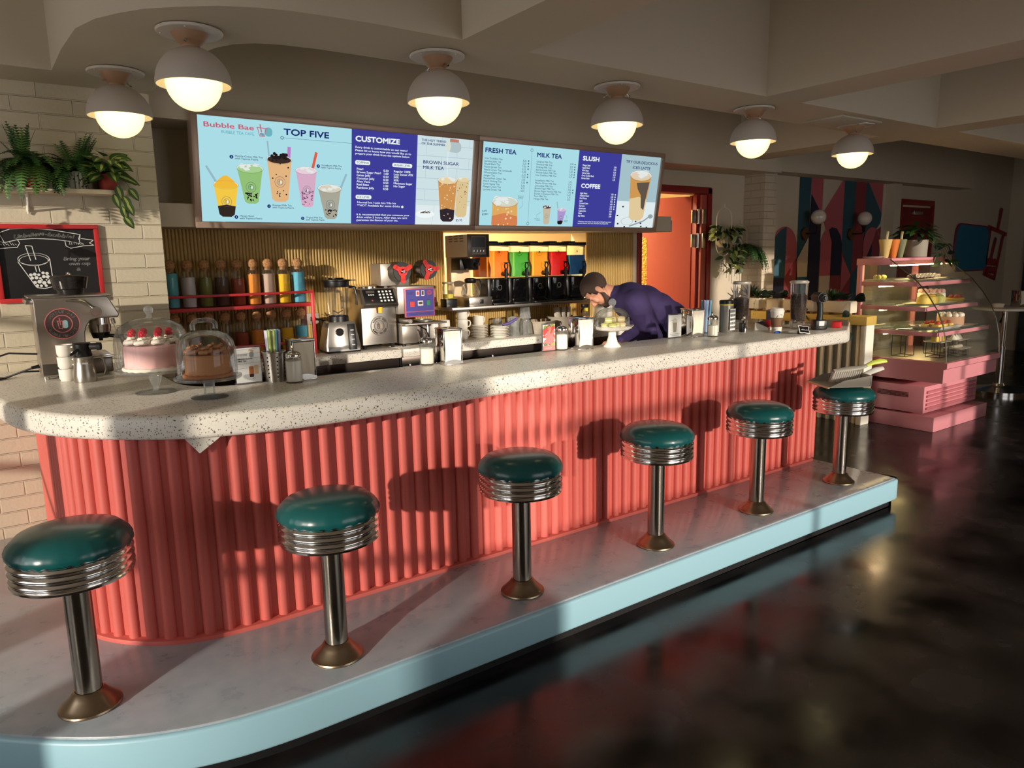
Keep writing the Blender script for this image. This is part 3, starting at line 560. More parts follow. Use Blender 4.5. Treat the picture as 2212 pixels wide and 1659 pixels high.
# ================================================================ things on the bar
ZT = 1.03
GL = glass('clear_glass', (254, 255, 254), .015, .02, .6); GLT = glass('thick_glass', (250, 252, 252), .07, .03, .55); GLD = glass('smoked_glass', (120, 114, 110), .12)
SUG = M('sugar', (240, 234, 220), .9); NAP = noise_bump(M('napkin_paper', (236, 226, 206), .9), 60, .3, .003); ACR = glass('clear_acrylic', (248, 250, 250), .04)
BM = M('mirror_steel', (206, 202, 198), .09, 1)
# ---- napkin dispensers
def napkins(loc, rz, label):
    t = thing('napkin_dispenser', label, 'napkin dispenser', loc, rz, 'steel napkin dispensers on the bar'); W, D, H = .098, .115, .178
    b = B(); b.box((0, 0, .003), (W, D, .006), .002); b.box((0, 0, H-.004), (W+.004, D+.004, .008), .003)
    for s in (-1, 1): b.box((s*(W/2-.002), 0, H/2), (.004, D-.006, H-.01), .001)
    obj('body', b, BM, t)
    for s in (-1, 1):
        b = B(); g = 14; rs = []
        for i in range(g+1):
            z = .016+(H-.028)*i/g; rs.append([((W-.014)*(k/10-.5), s*(D/2-.006+.006*math.sin(PI*i/g)+.0022*math.sin(k*1.7+i*.35)), z) for k in range(11)])
        b.rings(rs, closed=False); obj('napkin_stack', b, NAP, t)
        b = B(); pts = [(-W/2, .006), (W/2, .006), (W/2, .018)]+[(W/2-W*k/12, .018+.010*math.sin(PI*k/12)**1.5) for k in range(1, 12)]+[(-W/2, .018)]
        b.T = Matrix.Translation((0, s*(D/2+.001), 0)) @ Matrix.Rotation(PI/2, 4, 'X'); b.prism(pts, -.0012, .0012); obj('lower_lip', b, BM, t)
    return t
napkins((1.098, 3.13, ZT), R(-4), 'steel napkin dispenser behind the sugar shaker, next to the straw cup'); napkins((1.822, 3.075, ZT), R(-9), 'steel napkin dispenser with bright napkins below the sealing machine')
napkins((2.688, 3.085, ZT), R(-9), 'steel napkin dispenser between the strawberry card and the macaron stand'); napkins((3.60, 3.065, ZT), R(-8), 'steel napkin dispenser in front of the bartender, beside the white drink card')
# ---- sugar shakers
def shaker(loc, fill, label, sc=1):
    t = thing('sugar_shaker', label, 'sugar shaker', loc, 0, 'glass sugar shakers on the bar'); t.scale = (sc, sc, sc)
    b = B(); n = 48; rs = []
    for z, r_, fl in ((0, .034, 0), (.004, .0375, 0), (.010, .0375, .0), (.014, .0335, .8), (.03, .033, 1), (.095, .033, 1), (.105, .031, .4), (.112, .029, 0)):
        rs.append([((r_+.0013*fl*math.cos(16*2*PI*i/n))*math.cos(2*PI*i/n), (r_+.0013*fl*math.cos(16*2*PI*i/n))*math.sin(2*PI*i/n), z) for i in range(n)])
    b.rings(rs, True, True, False); obj('glass_body', b, GL, t)
    b = B(); b.lathe([(0, .006), (.0305, .007), (.0305, fill), (.02, fill+.004), (0, fill+.006)], n=24); obj('sugar', b, SUG, t)
    b = B(); b.lathe([(.0325, .106), (.0335, .108), (.0335, .118), (.031, .124), (.022, .131), (.010, .134), (0, .1345)], n=32, cap0=True); obj('lid', b, CHROME, t)
    b = B(); b.tube([(0, .006, .130), (0, .004, .145), (0, .012, .152)], [.006, .005, .004], 8); obj('flap', b, CHROME, t)
shaker((1.035, 3.045, ZT), .092, 'glass sugar shaker standing right of the steel straw cup', 1.02); shaker((1.726, 3.125, ZT), .078, 'glass sugar shaker left of the bright napkin dispenser', 1.02)
shaker((2.575, 3.115, ZT), .085, 'glass sugar shaker right of the strawberry drink card'); shaker((3.69, 2.975, ZT), .07, 'glass sugar shaker standing in front of the barcode jar')
# ---- cards in acrylic holders
def card(loc, rz, label, W, H, mats, draw):
    t = thing('table_card', label, 'table card', loc, rz, 'drink cards in acrylic holders'); t.rotation_euler = (0, 0, rz)
    b = B(); b.box((0, .0, .0015), (W+.004, .045, .003), .0005); b.box((0, 0, (H+.012)/2), (W+.006, .006, H+.012), .001); obj('acrylic_holder', b, ACR, t)
    b = B(); b.T = Matrix.Translation((0, -.0036, .005)) @ Matrix.Rotation(PI/2, 4, 'X'); rect(b, -W/2, 0, W/2, H, 0); draw(b, W, H); obj('printed_card', b, mats, t)
PW, PG, PBk = M('card_white', (228, 228, 224), .6), M('card_grey', (150, 156, 158), .6), M('card_black', (38, 34, 34), .6)
def d1(b, W, H):
    b.mat(1)
    for k in range(5): line2(b, [(-W/2, .06+k*.02), (W/2, .064+k*.02)], .0012, .0003)
    b.mat(2); text(b, 'THE HOT TREND\nOF THE SUMMER', (-.042, H-.028), .004, z=.0006); text(b, 'BROWN SUGAR\nMILK TEA', (-.042, H-.05), .0062, bold=.0002, z=.0006); text(b, '$5.95', (.014, .014), .004, z=.0006)
    b.mat(4); pill(b, .002, .03, .022, .068, .003, .0005); b.mat(3); pill(b, .024, .034, .042, .072, .003, .0005); b.mat(2); pill(b, .003, .022, .021, .034, .003, .0007); b.mat(1); pill(b, .008, H-.042, .026, H-.018, .008, .0005); b.mat(3); line2(b, [(.006, H-.008), (.026, H-.016)], .008, .0006)
card((.876, 3.158, ZT), 0, 'white table card for brown sugar milk tea, partly behind the chocolate cake dome', .105, .148, [PW, PG, PBk, M('card_tan', (206, 170, 130), .6), M('card_brown', (176, 104, 56), .6)], d1)
def d2(b, W, H):
    rnd = random.Random(3)
    for k in range(70):
        b.mat(1+rnd.randrange(4)); x, y = (rnd.random()-.5)*W*.86, .03+rnd.random()*(H-.04); disc(b, (x, y), min(.012, W/2-abs(x)), .0003+k*1e-6, 9)
    b.mat(3); pill(b, -.012, .035, .03, .095, .006, .0006); b.mat(2); line2(b, [(.012, .09), (.022, H-.012)], .007, .0007); b.mat(5); rect(b, -W/2, 0, W/2, .026, .0006); b.mat(0); scrawl(b, -.028, .018, .011, .007, .0013, .0009, 7)
card((2.487, 3.122, ZT), 0, 'small pink strawberry drink card in acrylic on the bar', .085, .142, [PW, M('card_lime', (150, 170, 70), .6), M('card_straw', (206, 70, 62), .6), M('card_pink', (212, 120, 120), .6), M('card_leaf', (110, 120, 84), .6), M('card_band', (206, 128, 124), .6)], d2)
def d3(b, W, H):
    b.mat(1); scrawl(b, -.045, .02, H-.036, .010, .0016, .0006, 4); b.mat(2); b.poly([(-.022, .095, .0005), (.02, .095, .0005), (.013, .03, .0005), (-.014, .03, .0005)]); b.mat(3)
    disc(b, (-.01, .1), .011, .0006, 12); disc(b, (.008, .1), .012, .0007, 12); disc(b, (0, .108), .011, .0008, 12); b.mat(1); scrawl(b, -.045, .045, .018, .004, .0009, .0006, 5); scrawl(b, -.03, .035, .009, .004, .0009, .0006, 6)
card((3.473, 3.097, ZT), 0, 'grey and white drink card in acrylic in front of the purple sweatshirt', .118, .138, [PW, PBk, M('card_float', (150, 140, 118), .6), M('card_foam', (206, 200, 176), .6)], d3)
# ---- straws
SC_ = [M('straw_%d' % i, c, .5) for i, c in enumerate(((196, 186, 226), (120, 196, 226), (214, 226, 214), (206, 224, 128), (232, 232, 216), (206, 174, 206)))]
SN = ['lilac', 'sky blue', 'pale mint', 'lime green', 'ivory', 'pinkish mauve']
def straws(cx, cy, z0, L, n, rr_, seed, where, grp, cols):
    rnd = random.Random(seed)
    for i in range(n):
        a = 2*PI*i/n+rnd.random()*.2; k = rr_*(.92 if i % 3 else .5); c = cols[i % len(cols)]; b = B()
        p = (0, 0, 0); q = (math.cos(a)*k*.32, math.sin(a)*k*.32, L*(1+.03*rnd.random()))
        b.lathe([(.0052, 0), (.0052, L), (.0042, L), (.0042, 0)], n=10); o = obj('drinking_straw', b, SC_[c]); o.location = (cx+k*.62*math.cos(a), cy+k*.62*math.sin(a), z0)
        o.rotation_euler = Vector((q[0], q[1], L)).to_track_quat('Z', 'Y').to_euler()
        tag(o, '%s drinking straw, one of that colour standing in %s' % (SN[c], where), 'straw', '%s straws in %s' % (SN[c], grp))
t = thing('straw_cup', 'perforated brushed steel cup full of pastel straws', 'cup', (.985, 3.145, ZT))
b = B(); b.lathe([(0, .002), (.039, .002), (.041, 0), (.0475, .125), (.0515, .127), (.0515, .131), (.046, .131), (.0395, .006), (0, .006)], n=48); obj('cup_body', b, STEEL, t)
b = B(); k = 0
for j in range(6):
    for i in range(7):
        a = i*2*PI/7+.2; z = .022+j*.017; r_ = .0411+z*.052; b.sph((r_*math.cos(a), r_*math.sin(a), z), .0034, (1, 1, 1.1), 8, 5); k += 1
obj('perforations', b, M('hole_dark', (40, 36, 34), .5), t)
straws(.985, 3.145, ZT+.007, .215, 18, .034, 2, 'the perforated steel cup', 'the steel cup', (0, 1, 2, 3, 4, 3, 1, 5))
t = thing('straw_cup', 'clear plastic cup of wide blue and pink straws behind the last napkin dispenser', 'cup', (3.86, 3.17, ZT))
b = B(); b.lathe([(0, .002), (.034, .002), (.045, .12), (.0465, .12), (.0355, 0), (0, 0)], n=32); obj('cup_body', b, GL, t)
straws(3.86, 3.17, ZT+.003, .21, 13, .034, 5, 'the clear plastic cup', 'the clear cup', (1, 1, 0, 1, 5))
# ---- cake stands under glass domes
def stand(label, loc, foot, stem, plate, zp, dome, knob):
    t = thing('cake_stand', label, 'cake stand', loc); b = B(); b.lathe(foot, n=48); obj('foot', b, GLT, t)
    b = B(); b.lathe(stem, n=24); obj('stem', b, GLT, t); b = B(); b.lathe([(0, zp-.008), (plate*.96, zp-.008), (plate, zp-.004), (plate, zp+.004), (plate*.97, zp+.002), (plate*.95, zp), (0, zp)], n=64); obj('plate', b, GLT, t)
    b = B(); b.lathe(dome, n=64); obj('dome', b, GL, t); knob(t)
def kn1(t): b = B(); b.lathe([(.016, .300), (.010, .306), (.009, .314), (.014, .320), (.0185, .330), (.016, .342), (.008, .348), (0, .349)], n=20); obj('knob', b, GLT, t)
def kn2(t): b = B(); b.tube([(-.04, 0, .262), (-.042, 0, .280), (-.034, 0, .292), (-.018, 0, .297), (.018, 0, .297), (.034, 0, .292), (.042, 0, .280), (.04, 0, .262)], .009, 12); obj('handle', b, GLT, t)
x1, y1 = .519, 3.2
stand('tall clear glass cake stand with round knobbed dome over the pink cake', (x1, y1, ZT), [(.0, .0), (.080, .0), (.082, .003), (.05, .006), (.015, .010), (0, .010)], [(.011, .008), (.010, .018), (.015, .03), (.024, .055), (.026, .072), (.018, .084)], .142, .094,
      [(.134, .097), (.137, .12), (.137, .2), (.131, .235), (.115, .268), (.08, .288), (.04, .298), (0, .301)], kn1)
x2, y2 = .660, 2.925
stand('low clear glass cake stand with loop handled dome over the chocolate cake', (x2, y2, ZT), [(0, 0), (.068, 0), (.070, .004), (.04, .007), (.02, .012), (0, .012)], [(.021, .010), (.020, .03), (.0205, .055), (.026, .072)], .122, .08,
      [(.106, .083), (.108, .11), (.108, .185), (.100, .218), (.082, .241), (.05, .255), (0, .260)], kn2)
def swirl(b, c, r, h, turns=2.2, ribs=6):
    """piped cream rosette"""
    n = 42; pts = [(c[0]+r*(1-.85*i/n)*math.cos(turns*2*PI*i/n), c[1]+r*(1-.85*i/n)*math.sin(turns*2*PI*i/n), c[2]+h*i/n) for i in range(n+1)]
    b.tube(pts, [.35*r*(1-.6*i/n)+.0015*math.sin(i*2.4) for i in range(n+1)], 7)
PINKC, CREAM, CHOC, CHC = noise_bump(M('pink_icing', (240, 190, 186), .6), 40, .2, .002), M('whipped_cream', (240, 232, 216), .6), noise_bump(M('mocha_icing', (186, 128, 82), .6), 40, .25, .002), M('mocha_cream', (176, 122, 80), .6)
RASP = M('raspberry', (196, 24, 48), .35, coat=.2)
t = thing('layer_cake', 'pink cake topped with cream swirls and raspberries under the tall glass dome', 'cake', (x1, y1, ZT+.095))
b = B(); b.lathe([(0, 0), (.104, 0), (.104, .092), (.098, .099), (0, .099)], n=64); obj('cake_body', b, PINKC, t)
for i in range(8): b = B(); a = i*PI/4+.2; swirl(b, (.072*math.cos(a), .072*math.sin(a), .104), .03, .034); obj('cream_swirl', b, CREAM, t)
b = B(); swirl(b, (0, 0, .104), .04, .014); obj('cream_swirl', b, CREAM, t)
b = B(); k = 40; b.tube([(.107*math.cos(2*PI*i/k), .107*math.sin(2*PI*i/k), .006) for i in range(k)], [.006+.003*(i % 2) for i in range(k)], 8, True); obj('piped_border', b, CREAM, t)
def rasp(b, c, s=1):
    rnd = random.Random(int(c[0]*9999)); b.sph(c, .0105*s, (1, 1, 1.1), 10, 7)
    for j in range(4):
        for i in range(7): a = 2*PI*(i+.5*(j % 2))/7; th = .5+j*.55; b.sph((c[0]+.0098*s*math.sin(th)*math.cos(a), c[1]+.0098*s*math.sin(th)*math.sin(a), c[2]+.0108*s*math.cos(th)), .0040*s, n=6, m=4)
for i in range(8):
    a = i*PI/4+.2; b = B(); rasp(b, (.072*math.cos(a), .072*math.sin(a), .146), 1.15); obj('raspberry', b, RASP, t)
t = thing('layer_cake', 'mocha brown cake with chocolate cream swirls under the loop handled dome', 'cake', (x2, y2, ZT+.081))
b = B(); b.lathe([(0, 0), (.079, 0), (.079, .082), (.074, .087), (0, .087)], n=64); obj('cake_body', b, CHOC, t)
for i in range(7): b = B(); a = i*2*PI/7; swirl(b, (.052*math.cos(a), .052*math.sin(a), .09), .026, .034); obj('cream_swirl', b, CHC, t)
b = B(); k = 36; b.tube([(.082*math.cos(2*PI*i/k), .082*math.sin(2*PI*i/k), .007) for i in range(k)], [.006+.003*(i % 2) for i in range(k)], 8, True); obj('piped_border', b, M('crumbs', (178, 116, 74), .8), t)
# macarons on the white stand
xm, ym = 2.878, 3.03
t = thing('cake_stand', 'white ceramic cake stand with glass dome over pale macarons', 'cake stand', (xm, ym, ZT))
b = B(); b.lathe([(0, .006), (.045, .004), (.049, 0), (.049, .004), (.032, .025), (.022, .06), (.021, .092), (.03, .098), (0, .098)], n=40); obj('foot', b, WHITE, t)
b = B(); b.lathe([(0, .094), (.09, .096), (.108, .106), (.119, .121), (.121, .121), (.112, .112), (.105, .110), (0, .106)], n=48)
for v in b.bm.verts:
    r_ = math.hypot(v.co.x, v.co.y)
    if r_ > .1: v.co.z += .0025*math.cos(12*math.atan2(v.co.y, v.co.x))
obj('plate', b, WHITE, t)
b = B(); b.lathe([(.098, .112), (.1, .13), (.099, .16), (.092, .186), (.074, .206), (.045, .219), (0, .224)], n=56); obj('dome', b, GL, t)
b = B(); b.lathe([(.012, .223), (.010, .230), (.018, .238), (.0225, .252), (.018, .266), (.007, .273), (0, .274)], n=24); obj('knob', b, GLT, t)
MA = [M('macaron_lime', (206, 204, 120), .7), M('macaron_cream', (226, 204, 150), .7), M('macaron_fill', (236, 230, 200), .8)]
for i, (dx, dy, z, c, w_) in enumerate(((-.06, -.005, .1075, 0, 'far left'), (-.045, -.05, .1075, 0, 'front left'), (.0, -.03, .1075, 0, 'centre front'), (.045, -.03, .1075, 1, 'front right'), (-.05, -.025, .141, 0, 'upper left'), (.0, .0, .141, 1, 'upper middle'), (.05, -.02, .141, 1, 'upper right'), (.0, .04, .1075, 1, 'rear'))):
    t = thing('macaron', '%s macaron, %s of the pile under the small glass dome' % (('pale lime', 'cream')[c], w_), 'macaron', (xm+dx, ym+dy, ZT+z), 0, 'macarons under the dome')
    b = B(); b.lathe([(0, 0), (.02, .001), (.0235, .007), (.023, .012), (0, .012)], n=24); obj('shell', b, MA[c], t)
    b = B(); b.lathe([(0, .012), (.021, .012), (.021, .018), (0, .018)], n=24); obj('filling', b, MA[2], t)
    b = B(); b.lathe([(0, .018), (.023, .018), (.0235, .023), (.018, .030), (0, .033)], n=24); obj('shell', b, MA[c], t)
# ---- espresso machine (side towards the camera)
t = thing('espresso_machine', 'steel espresso machine with smoked bean hopper and round shop seal on its side', 'espresso machine', (0, 0, 0))
prof = [(.170, 1.042), (.168, 1.385), (.163, 1.40), (.460, 1.40), (.470, 1.392), (.508, 1.312), (.500, 1.297), (.41, 1.297), (.386, 1.290), (.368, 1.265), (.358, 1.235), (.354, 1.13), (.354, 1.042)]
b = B(); b.T = Matrix.Translation((0, 3.905, 0)) @ Matrix.Rotation(PI/2, 4, 'X'); b.prism(prof, -.30, 0, .006, 3); obj('body', b, M('espresso_steel', (176, 166, 154), .33, .9), t)
b = B(); b.box((.315, 4.05, 1.404), (.33, .31, .01), .004); b.box((.155, 4.05, 1.385), (.03, .29, .022), .004); obj('top_tray', b, STEEL, t)
b = B(); b.T = Matrix.Translation((.328, 4.02, 1.408)); b.lathe([(.050, 0), (.058, .024), (.068, .028), (.078, .075), (.080, .082), (.074, .087), (.045, .092), (0, .094)], n=40); obj('bean_hopper', b, GLD, t)
b = B(); b.T = Matrix.Translation((.328, 4.02, 1.408)); b.lathe([(0, .024), (.055, .026), (.066, .06), (.05, .066), (0, .068)], n=24); obj('coffee_beans', b, noise_bump(M('beans', (40, 26, 20), .5), 120, .8, .01), t)
b = B(); b.lathe([(.014, .092), (.010, .098), (.006, .1), (.010, .106), (0, .108)], (.328, 4.02, 1.408), 16); obj('hopper_knob', b, CHROME, t)
b = B(); b.tube([(.295, 3.892, 1.384), (.33, 3.888, 1.385), (.365, 3.886, 1.380), (.392, 3.886, 1.355), (.41, 3.890, 1.338)], [.005, .008, .010, .011, .014], 10, flat=.6); obj('steam_lever', b, CHROME, t)
b = B(); b.cyl((.412, 3.906, 1.331), (.412, 3.874, 1.331), .024, .021, 28); obj('steam_knob', b, CHROME, t)
b = B(); b.T = Matrix.Translation((.272, 3.904, 1.281)) @ Matrix.Rotation(PI/2, 4, 'X'); b.m = 0; disc(b, (0, 0), .071, .0006, 40); logo_seal(b, (0, 0), .071, (1, 2, 1, 3), .0012); obj('shop_seal', b, [M('seal_ground', (74, 58, 54), .4), M('seal_rose', (198, 112, 112), .5), M('seal_white', (226, 226, 226), .5), M('seal_blue', (150, 190, 196), .5)], t)
b = B(); b.cyl((.432, 4.02, 1.30), (.432, 4.02, 1.262), .045, n=32); b.cyl((.432, 4.02, 1.262), (.432, 4.02, 1.225), .050, .046, 32); obj('group_head', b, CHROME, t)
b = B(); b.cyl((.432, 4.02, 1.224), (.432, 4.02, 1.196), .042, .034, 28); b.tube([(.432, 4.02, 1.196), (.432, 4.02, 1.183)], .009, 8); b.tube([(.45, 3.99, 1.21), (.50, 3.94, 1.205), (.55, 3.90, 1.20)], [.008, .011, .012], 10); obj('portafilter', b, BLACK, t)
b = B(); b.tube([(.482, 3.955, 1.29), (.486, 3.95, 1.265)], .009, 8); b.tube([(.486, 3.95, 1.268), (.498, 3.935, 1.22), (.512, 3.925, 1.165)], .0045, 8); obj('steam_wand', b, CHROME, t)
b = B(); b.box((.405, 4.055, 1.075), (.11, .27, .07), .006); obj('drip_base', b, DSTEEL, t)
b = B(); b.box((.41, 4.055, 1.113), (.11, .27, .008), .002)
for k in range(14): b.box((.41, 3.94+k*.018, 1.120), (.1, .006, .006), .001)
obj('drip_grate', b, CHROME, t)
b = B(); b.box((.26, 3.9035, 1.075), (.17, .004, .05), .001); obj('side_vent_panel', b, M('vent_steel', (96, 90, 84), .4, .9), t)
for dx, dy in ((.185, 3.92), (.345, 3.92), (.185, 4.18), (.345, 4.18)): b = B(); b.cyl((dx, dy, 1.03), (dx, dy, 1.044), .012, n=16); obj('foot', b, CHROME, t)
b = B(); b.cyl((.168, 4.0, 1.085), (.135, 4.0, 1.08), .009, .007); b.tube([(.14, 4.0, 1.08), (.09, 4.03, 1.06), (.03, 4.06, 1.036), (-.02, 4.12, 1.036), (-.03, 4.2, 1.06), (0.0, 4.24, 1.115), (.06, 4.22, 1.135), (.168, 4.15, 1.128)], .0045, 8); obj('power_cord', b, BLACK, t)
b = B(); b.tube([(.168, 4.1, 1.05), (.1, 4.12, 1.052), (.04, 4.1, 1.035), (.0, 4.02, 1.0345)], .0045, 8); obj('power_cord', b, BLACK, t)
# ---- stacked espresso cups beside it
b0 = None
for i in range(3):
    t = thing('espresso_cup', '%s white espresso cup of the three stacked beside the espresso machine' % ('bottom', 'middle', 'top')[i], 'cup', (.262, 3.82, ZT+i*.0545), R(-38), 'white espresso cups stacked by the machine')
    b = B(); b.lathe([(0, .004), (.026, .003), (.027, 0), (.029, .004), (.0335, .012), (.0345, .054), (.0325, .054), (.031, .014), (0, .008)], n=32); obj('cup_body', b, WHITE, t)
    b = B(); b.tube([(.034, -.004, .042), (.047, -.006, .044), (.053, -.006, .034), (.047, -.006, .02), (.034, -.004, .018)], .0045, 8); obj('handle', b, WHITE, t)
# ---- steel pitcher with a black portafilter lying across it
t = thing('milk_pitcher', 'steel milk pitcher with open handle in front of the white espresso cups', 'pitcher', (.322, 3.725, ZT))
b = B(); b.lathe([(0, .002), (.040, .002), (.045, 0), (.0465, .006), (.046, .03), (.040, .075), (.0385, .108), (.041, .113), (.039, .113), (.037, .106), (.044, .03), (0, .006)], n=40); obj('pitcher_body', b, STEEL, t)
b = B(); b.tube([(.038, -.004, .106), (.062, -.008, .110), (.078, -.010, .095), (.083, -.011, .05), (.074, -.010, .028), (.044, -.004, .03)], .0055, 8, flat=.7); obj('handle', b, STEEL, t)
b = B(); b.T = Matrix.Translation((0, -.0462, .086)) @ Matrix.Rotation(PI/2, 4, 'X'); pill(b, -.012, -.003, .012, .004, .003, .006); obj('maker_plate', b, M('embossed', (226, 224, 220), .3, .6), t)
t = thing('milk_frother_lid', 'black plastic lid unit with ribbed dial sitting on the steel pitcher', 'lid', (.322, 3.725, ZT+.1135))
b = B(); b.lathe([(0, .0), (.036, 0), (.038, .006), (.033, .022), (.036, .03), (.037, .055), (.033, .060), (0, .061)], n=32); obj('lid_body', b, BLACK, t)
b = B(); b.cyl((.03, -.02, .043), (.056, -.032, .043), .015, .015, 20); b.cyl((.056, -.032, .043), (.07, -.038, .043), .018, .017, 20); obj('dial', b, M('soft_black', (38, 36, 36), .45), t)
b = B(); b.tube([(-.02, -.032, .034), (-.034, -.04, .024), (-.052, -.045, .012)], [.006, .0075, .005], 8, flat=.7); obj('spout', b, BLACK, t)
# ================================================================ back bar
YB = 4.42
CB = M('cabinet_dark', (30, 28, 28), .35)
for x0, x1, n_, lab in ((.84, 2.245, 2, 'black undercounter fridge below the blender'), (2.255, 4.32, 3, 'black undercounter fridge below the stacked plates')):
    t = thing('undercounter_fridge', lab, 'cabinet', (0, 0, 0)); b = B(); b.box(((x0+x1)/2, 4.617, .445), (x1-x0, .31, .888)); obj('body', b, CB, t); w_ = (x1-x0)/n_
    b = B(); b.box(((x0+x1)/2, 4.452, .862), (x1-x0-.01, .016, .055), .002); obj('fascia', b, M('fascia_steel', (74, 66, 60), .35, .8), t)
    for i in range(n_):
        d = obj('door', B().box((x0+w_*(i+.5), 4.452, .46), (w_-.012, .02, .74), .003), M('fridge_door', (20, 19, 20), .22), t)
        obj('handle', B().box((x0+w_*i+.06, 4.435, .78), (.014, .016, .12), .003), CHROME, d)
o = obj('back_worktop', B().box((1.535, 4.605, .92), (1.42, .39, .06), .008), TERR); tag(o, 'speckled back worktop under the blender and the rack of jars', 'worktop')
o = obj('back_worktop', B().box((3.29, 4.605, .92), (2.07, .39, .06), .008), TERR); tag(o, 'speckled back worktop under the plates and plastic cups', 'worktop')
ZB = .95
# ---- red rack with two rows of jars
t = thing('jar_rack', 'red metal two tier rack of corked jars against the yellow slats', 'rack', (0, 0, 0))
o_ = []
for z, h_ in ((1.272, .022), (.958, .012)): b = B(); b.box((1.275, 4.67, z), (.89, .15, h_), .002); obj('shelf', b, RED, t)
for z in (1.352, 1.035): b = B(); b.box((1.275, 4.59, z), (.89, .012, .016), .002); obj('rail', b, RED, t)
for x in (.838, 1.712):
    for y in (4.592, 4.745): b = B(); b.box((x, y, 1.157), (.022, .014, .41), .002); obj('upright', b, RED, t)
for x in (.838, 1.712): b = B(); b.box((x, 4.67, 1.352), (.02, .14, .016), .002); obj('end_bar', b, RED, t)
CORK = noise_bump(M('cork', (176, 126, 80), .85), 90, .4, .003, tint=((150, 102, 62), (196, 148, 98)))
JC = [('teal', (90, 170, 176)), ('milky white', (206, 196, 196)), ('olive green', (120, 120, 50)), ('dark brown', (86, 56, 40)), ('rust red', (160, 66, 40)), ('orange', (232, 146, 44)), ('beige pink', (196, 168, 150)), ('yellow', (240, 190, 20)), ('sky blue', (98, 180, 204))]
jg = [[(0, 0), (.037, 0), (.041, .005), (.041, .195), (.037, .213), (.027, .224), (.023, .228)]]
fill = (.205, .18, .175, .175, .165, .19, .19, .185, .195); fil2 = (.17, .15, .145, .15, .15, .16, .165, .16, .17)
for r_ in (0, 1):
    for i in range(9):
        nm, c = JC[i]; x = .893+i*.0955; z = 1.2835 if r_ == 0 else .9645
        t = thing('storage_jar', 'corked glass jar of %s powder on the %s tier of the red rack' % (nm, ('top', 'bottom')[r_]), 'jar', (x, 4.672, z), 0, 'corked jars on the red rack')
        b = B(); b.lathe(jg[0], n=32); obj('glass', b, GL, t); f_ = (fill, fil2)[r_][i]
        b = B(); b.lathe([(0, .004), (.037, .005), (.0385, .01), (.0385, f_-.004), (.036, f_), (0, f_+.002)], n=28); obj('powder', b, noise_bump(M('powder_%d' % i, c, .85), 160, .4, .002), t)
        b = B(); b.sph((0, 0, .252), .032, n=20, m=12); b.lathe([(.021, .214), (.022, .23)], n=18, cap0=True); obj('cork_ball', b, CORK, t)
# ---- blender
t = thing('blender', 'jug blender with silver base and black lid beside the jar rack', 'blender', (1.885, 4.6, ZB), R(-6))
b = B(); b.rings([[(x*k, y*k*.85, z) for x, y in ((-.115, -.105), (-.105, -.115), (.105, -.115), (.115, -.105), (.115, .105), (.105, .115), (-.105, .115), (-.115, .105))] for z, k in ((.012, 1), (.05, .98), (.16, .82), (.195, .74), (.2, .70))]); obj('motor_base', b, M('blender_silver', (160, 156, 150), .32, .8), t)
b = B(); b.box((0, 0, .007), (.225, .19, .014), .004); obj('foot_ring', b, BLACK, t)
b = B(); b.box((.058, -.088, .1), (.05, .02, .17), .003, rot=Matrix.Rotation(R(-11), 4, 'X')); obj('control_strip', b, BLACK, t)
b = B()
for z in (.145, .115, .085, .05): b.box((.058, -.103+(z-.1)*.19, z), (.022, .006, .006), .001)
obj('switch', b, M('switch_grey', (190, 190, 188), .4), t)
b = B(); b.cyl((-.022, -.088, .135), (-.022, -.1, .133), .027, .023, 28); obj('speed_dial', b, BLACK, t)
b = B(); b.lathe([(.066, .2), (.066, .235), (.06, .24)], n=24, cap0=True); obj('jug_collar', b, BLACK, t)
b = B(); b.lathe([(.056, .24), (.062, .27), (.082, .43), (.084, .44)], n=8); obj('jug', b, GL, t)
b = B()
for a in range(4): b.box((.018*math.cos(a*PI/2+.4), .018*math.sin(a*PI/2+.4), .262), (.05, .009, .003), rot=Matrix.Rotation(a*PI/2+.4, 4, 'Z') @ Matrix.Rotation(R(-22), 4, 'Y'))
obj('blade', b, CHROME, t)
b = B(); b.lathe([(.08, .425), (.083, .44), (.083, .462), (.096, .466), (.096, .472), (.05, .478), (.048, .486), (0, .486)], n=32, cap0=True); b.box((.1, -.01, .468), (.05, .022, .006), .002); obj('lid', b, BLACK, t)
b = B(); b.tube([(.076, -.02, .425), (.112, -.03, .42), (.124, -.032, .36), (.12, -.03, .305)], [.012, .013, .013, .010], 10, flat=.7); obj('handle', b, BLACK, t)
# ---- fructose dispenser
t = thing('syrup_dispenser', 'square steel syrup dispenser with black keypad, yellow nozzle and round shop seal', 'syrup dispenser', (2.155, 4.55, ZB))
pf_ = [(.0, .03), (0, .275), (-.045, .285), (-.05, .30), (.01, .405), (.25, .41), (.25, .03)]
b = B(); b.T = Matrix.Translation((-.128, 0, 0)) @ Matrix(((0, 0, 1, 0), (1, 0, 0, 0), (0, 1, 0, 0), (0, 0, 0, 1))); b.prism(pf_, 0, .256, .004); obj('body', b, STEEL, t)
b = B(); a_ = math.atan2(.105, .06); b.T = Matrix.Translation((0, -.0215, .3545)) @ Matrix.Rotation(a_, 4, 'X'); b.box((0, 0, 0), (.225, .105, .004), .001); b.m = 1
for j in range(4):
    for i in range(4): b.box((.005+i*.027, .034-j*.023, .003), (.013, .012, .002))
for i in range(3): b.box((-.075+i*.016, .012, .003), (.008, .008, .002))
b.m = 2; b.box((-.06, -.03, .003), (.010, .010, .002)); b.m = 3; b.box((-.06, .034, .003), (.06, .018, .002)); obj('keypad', b, [BLACK, M('key_white', (214, 212, 206), .5), M('key_red', (170, 60, 60), .5), M('key_display', (70, 66, 64), .4)], t)
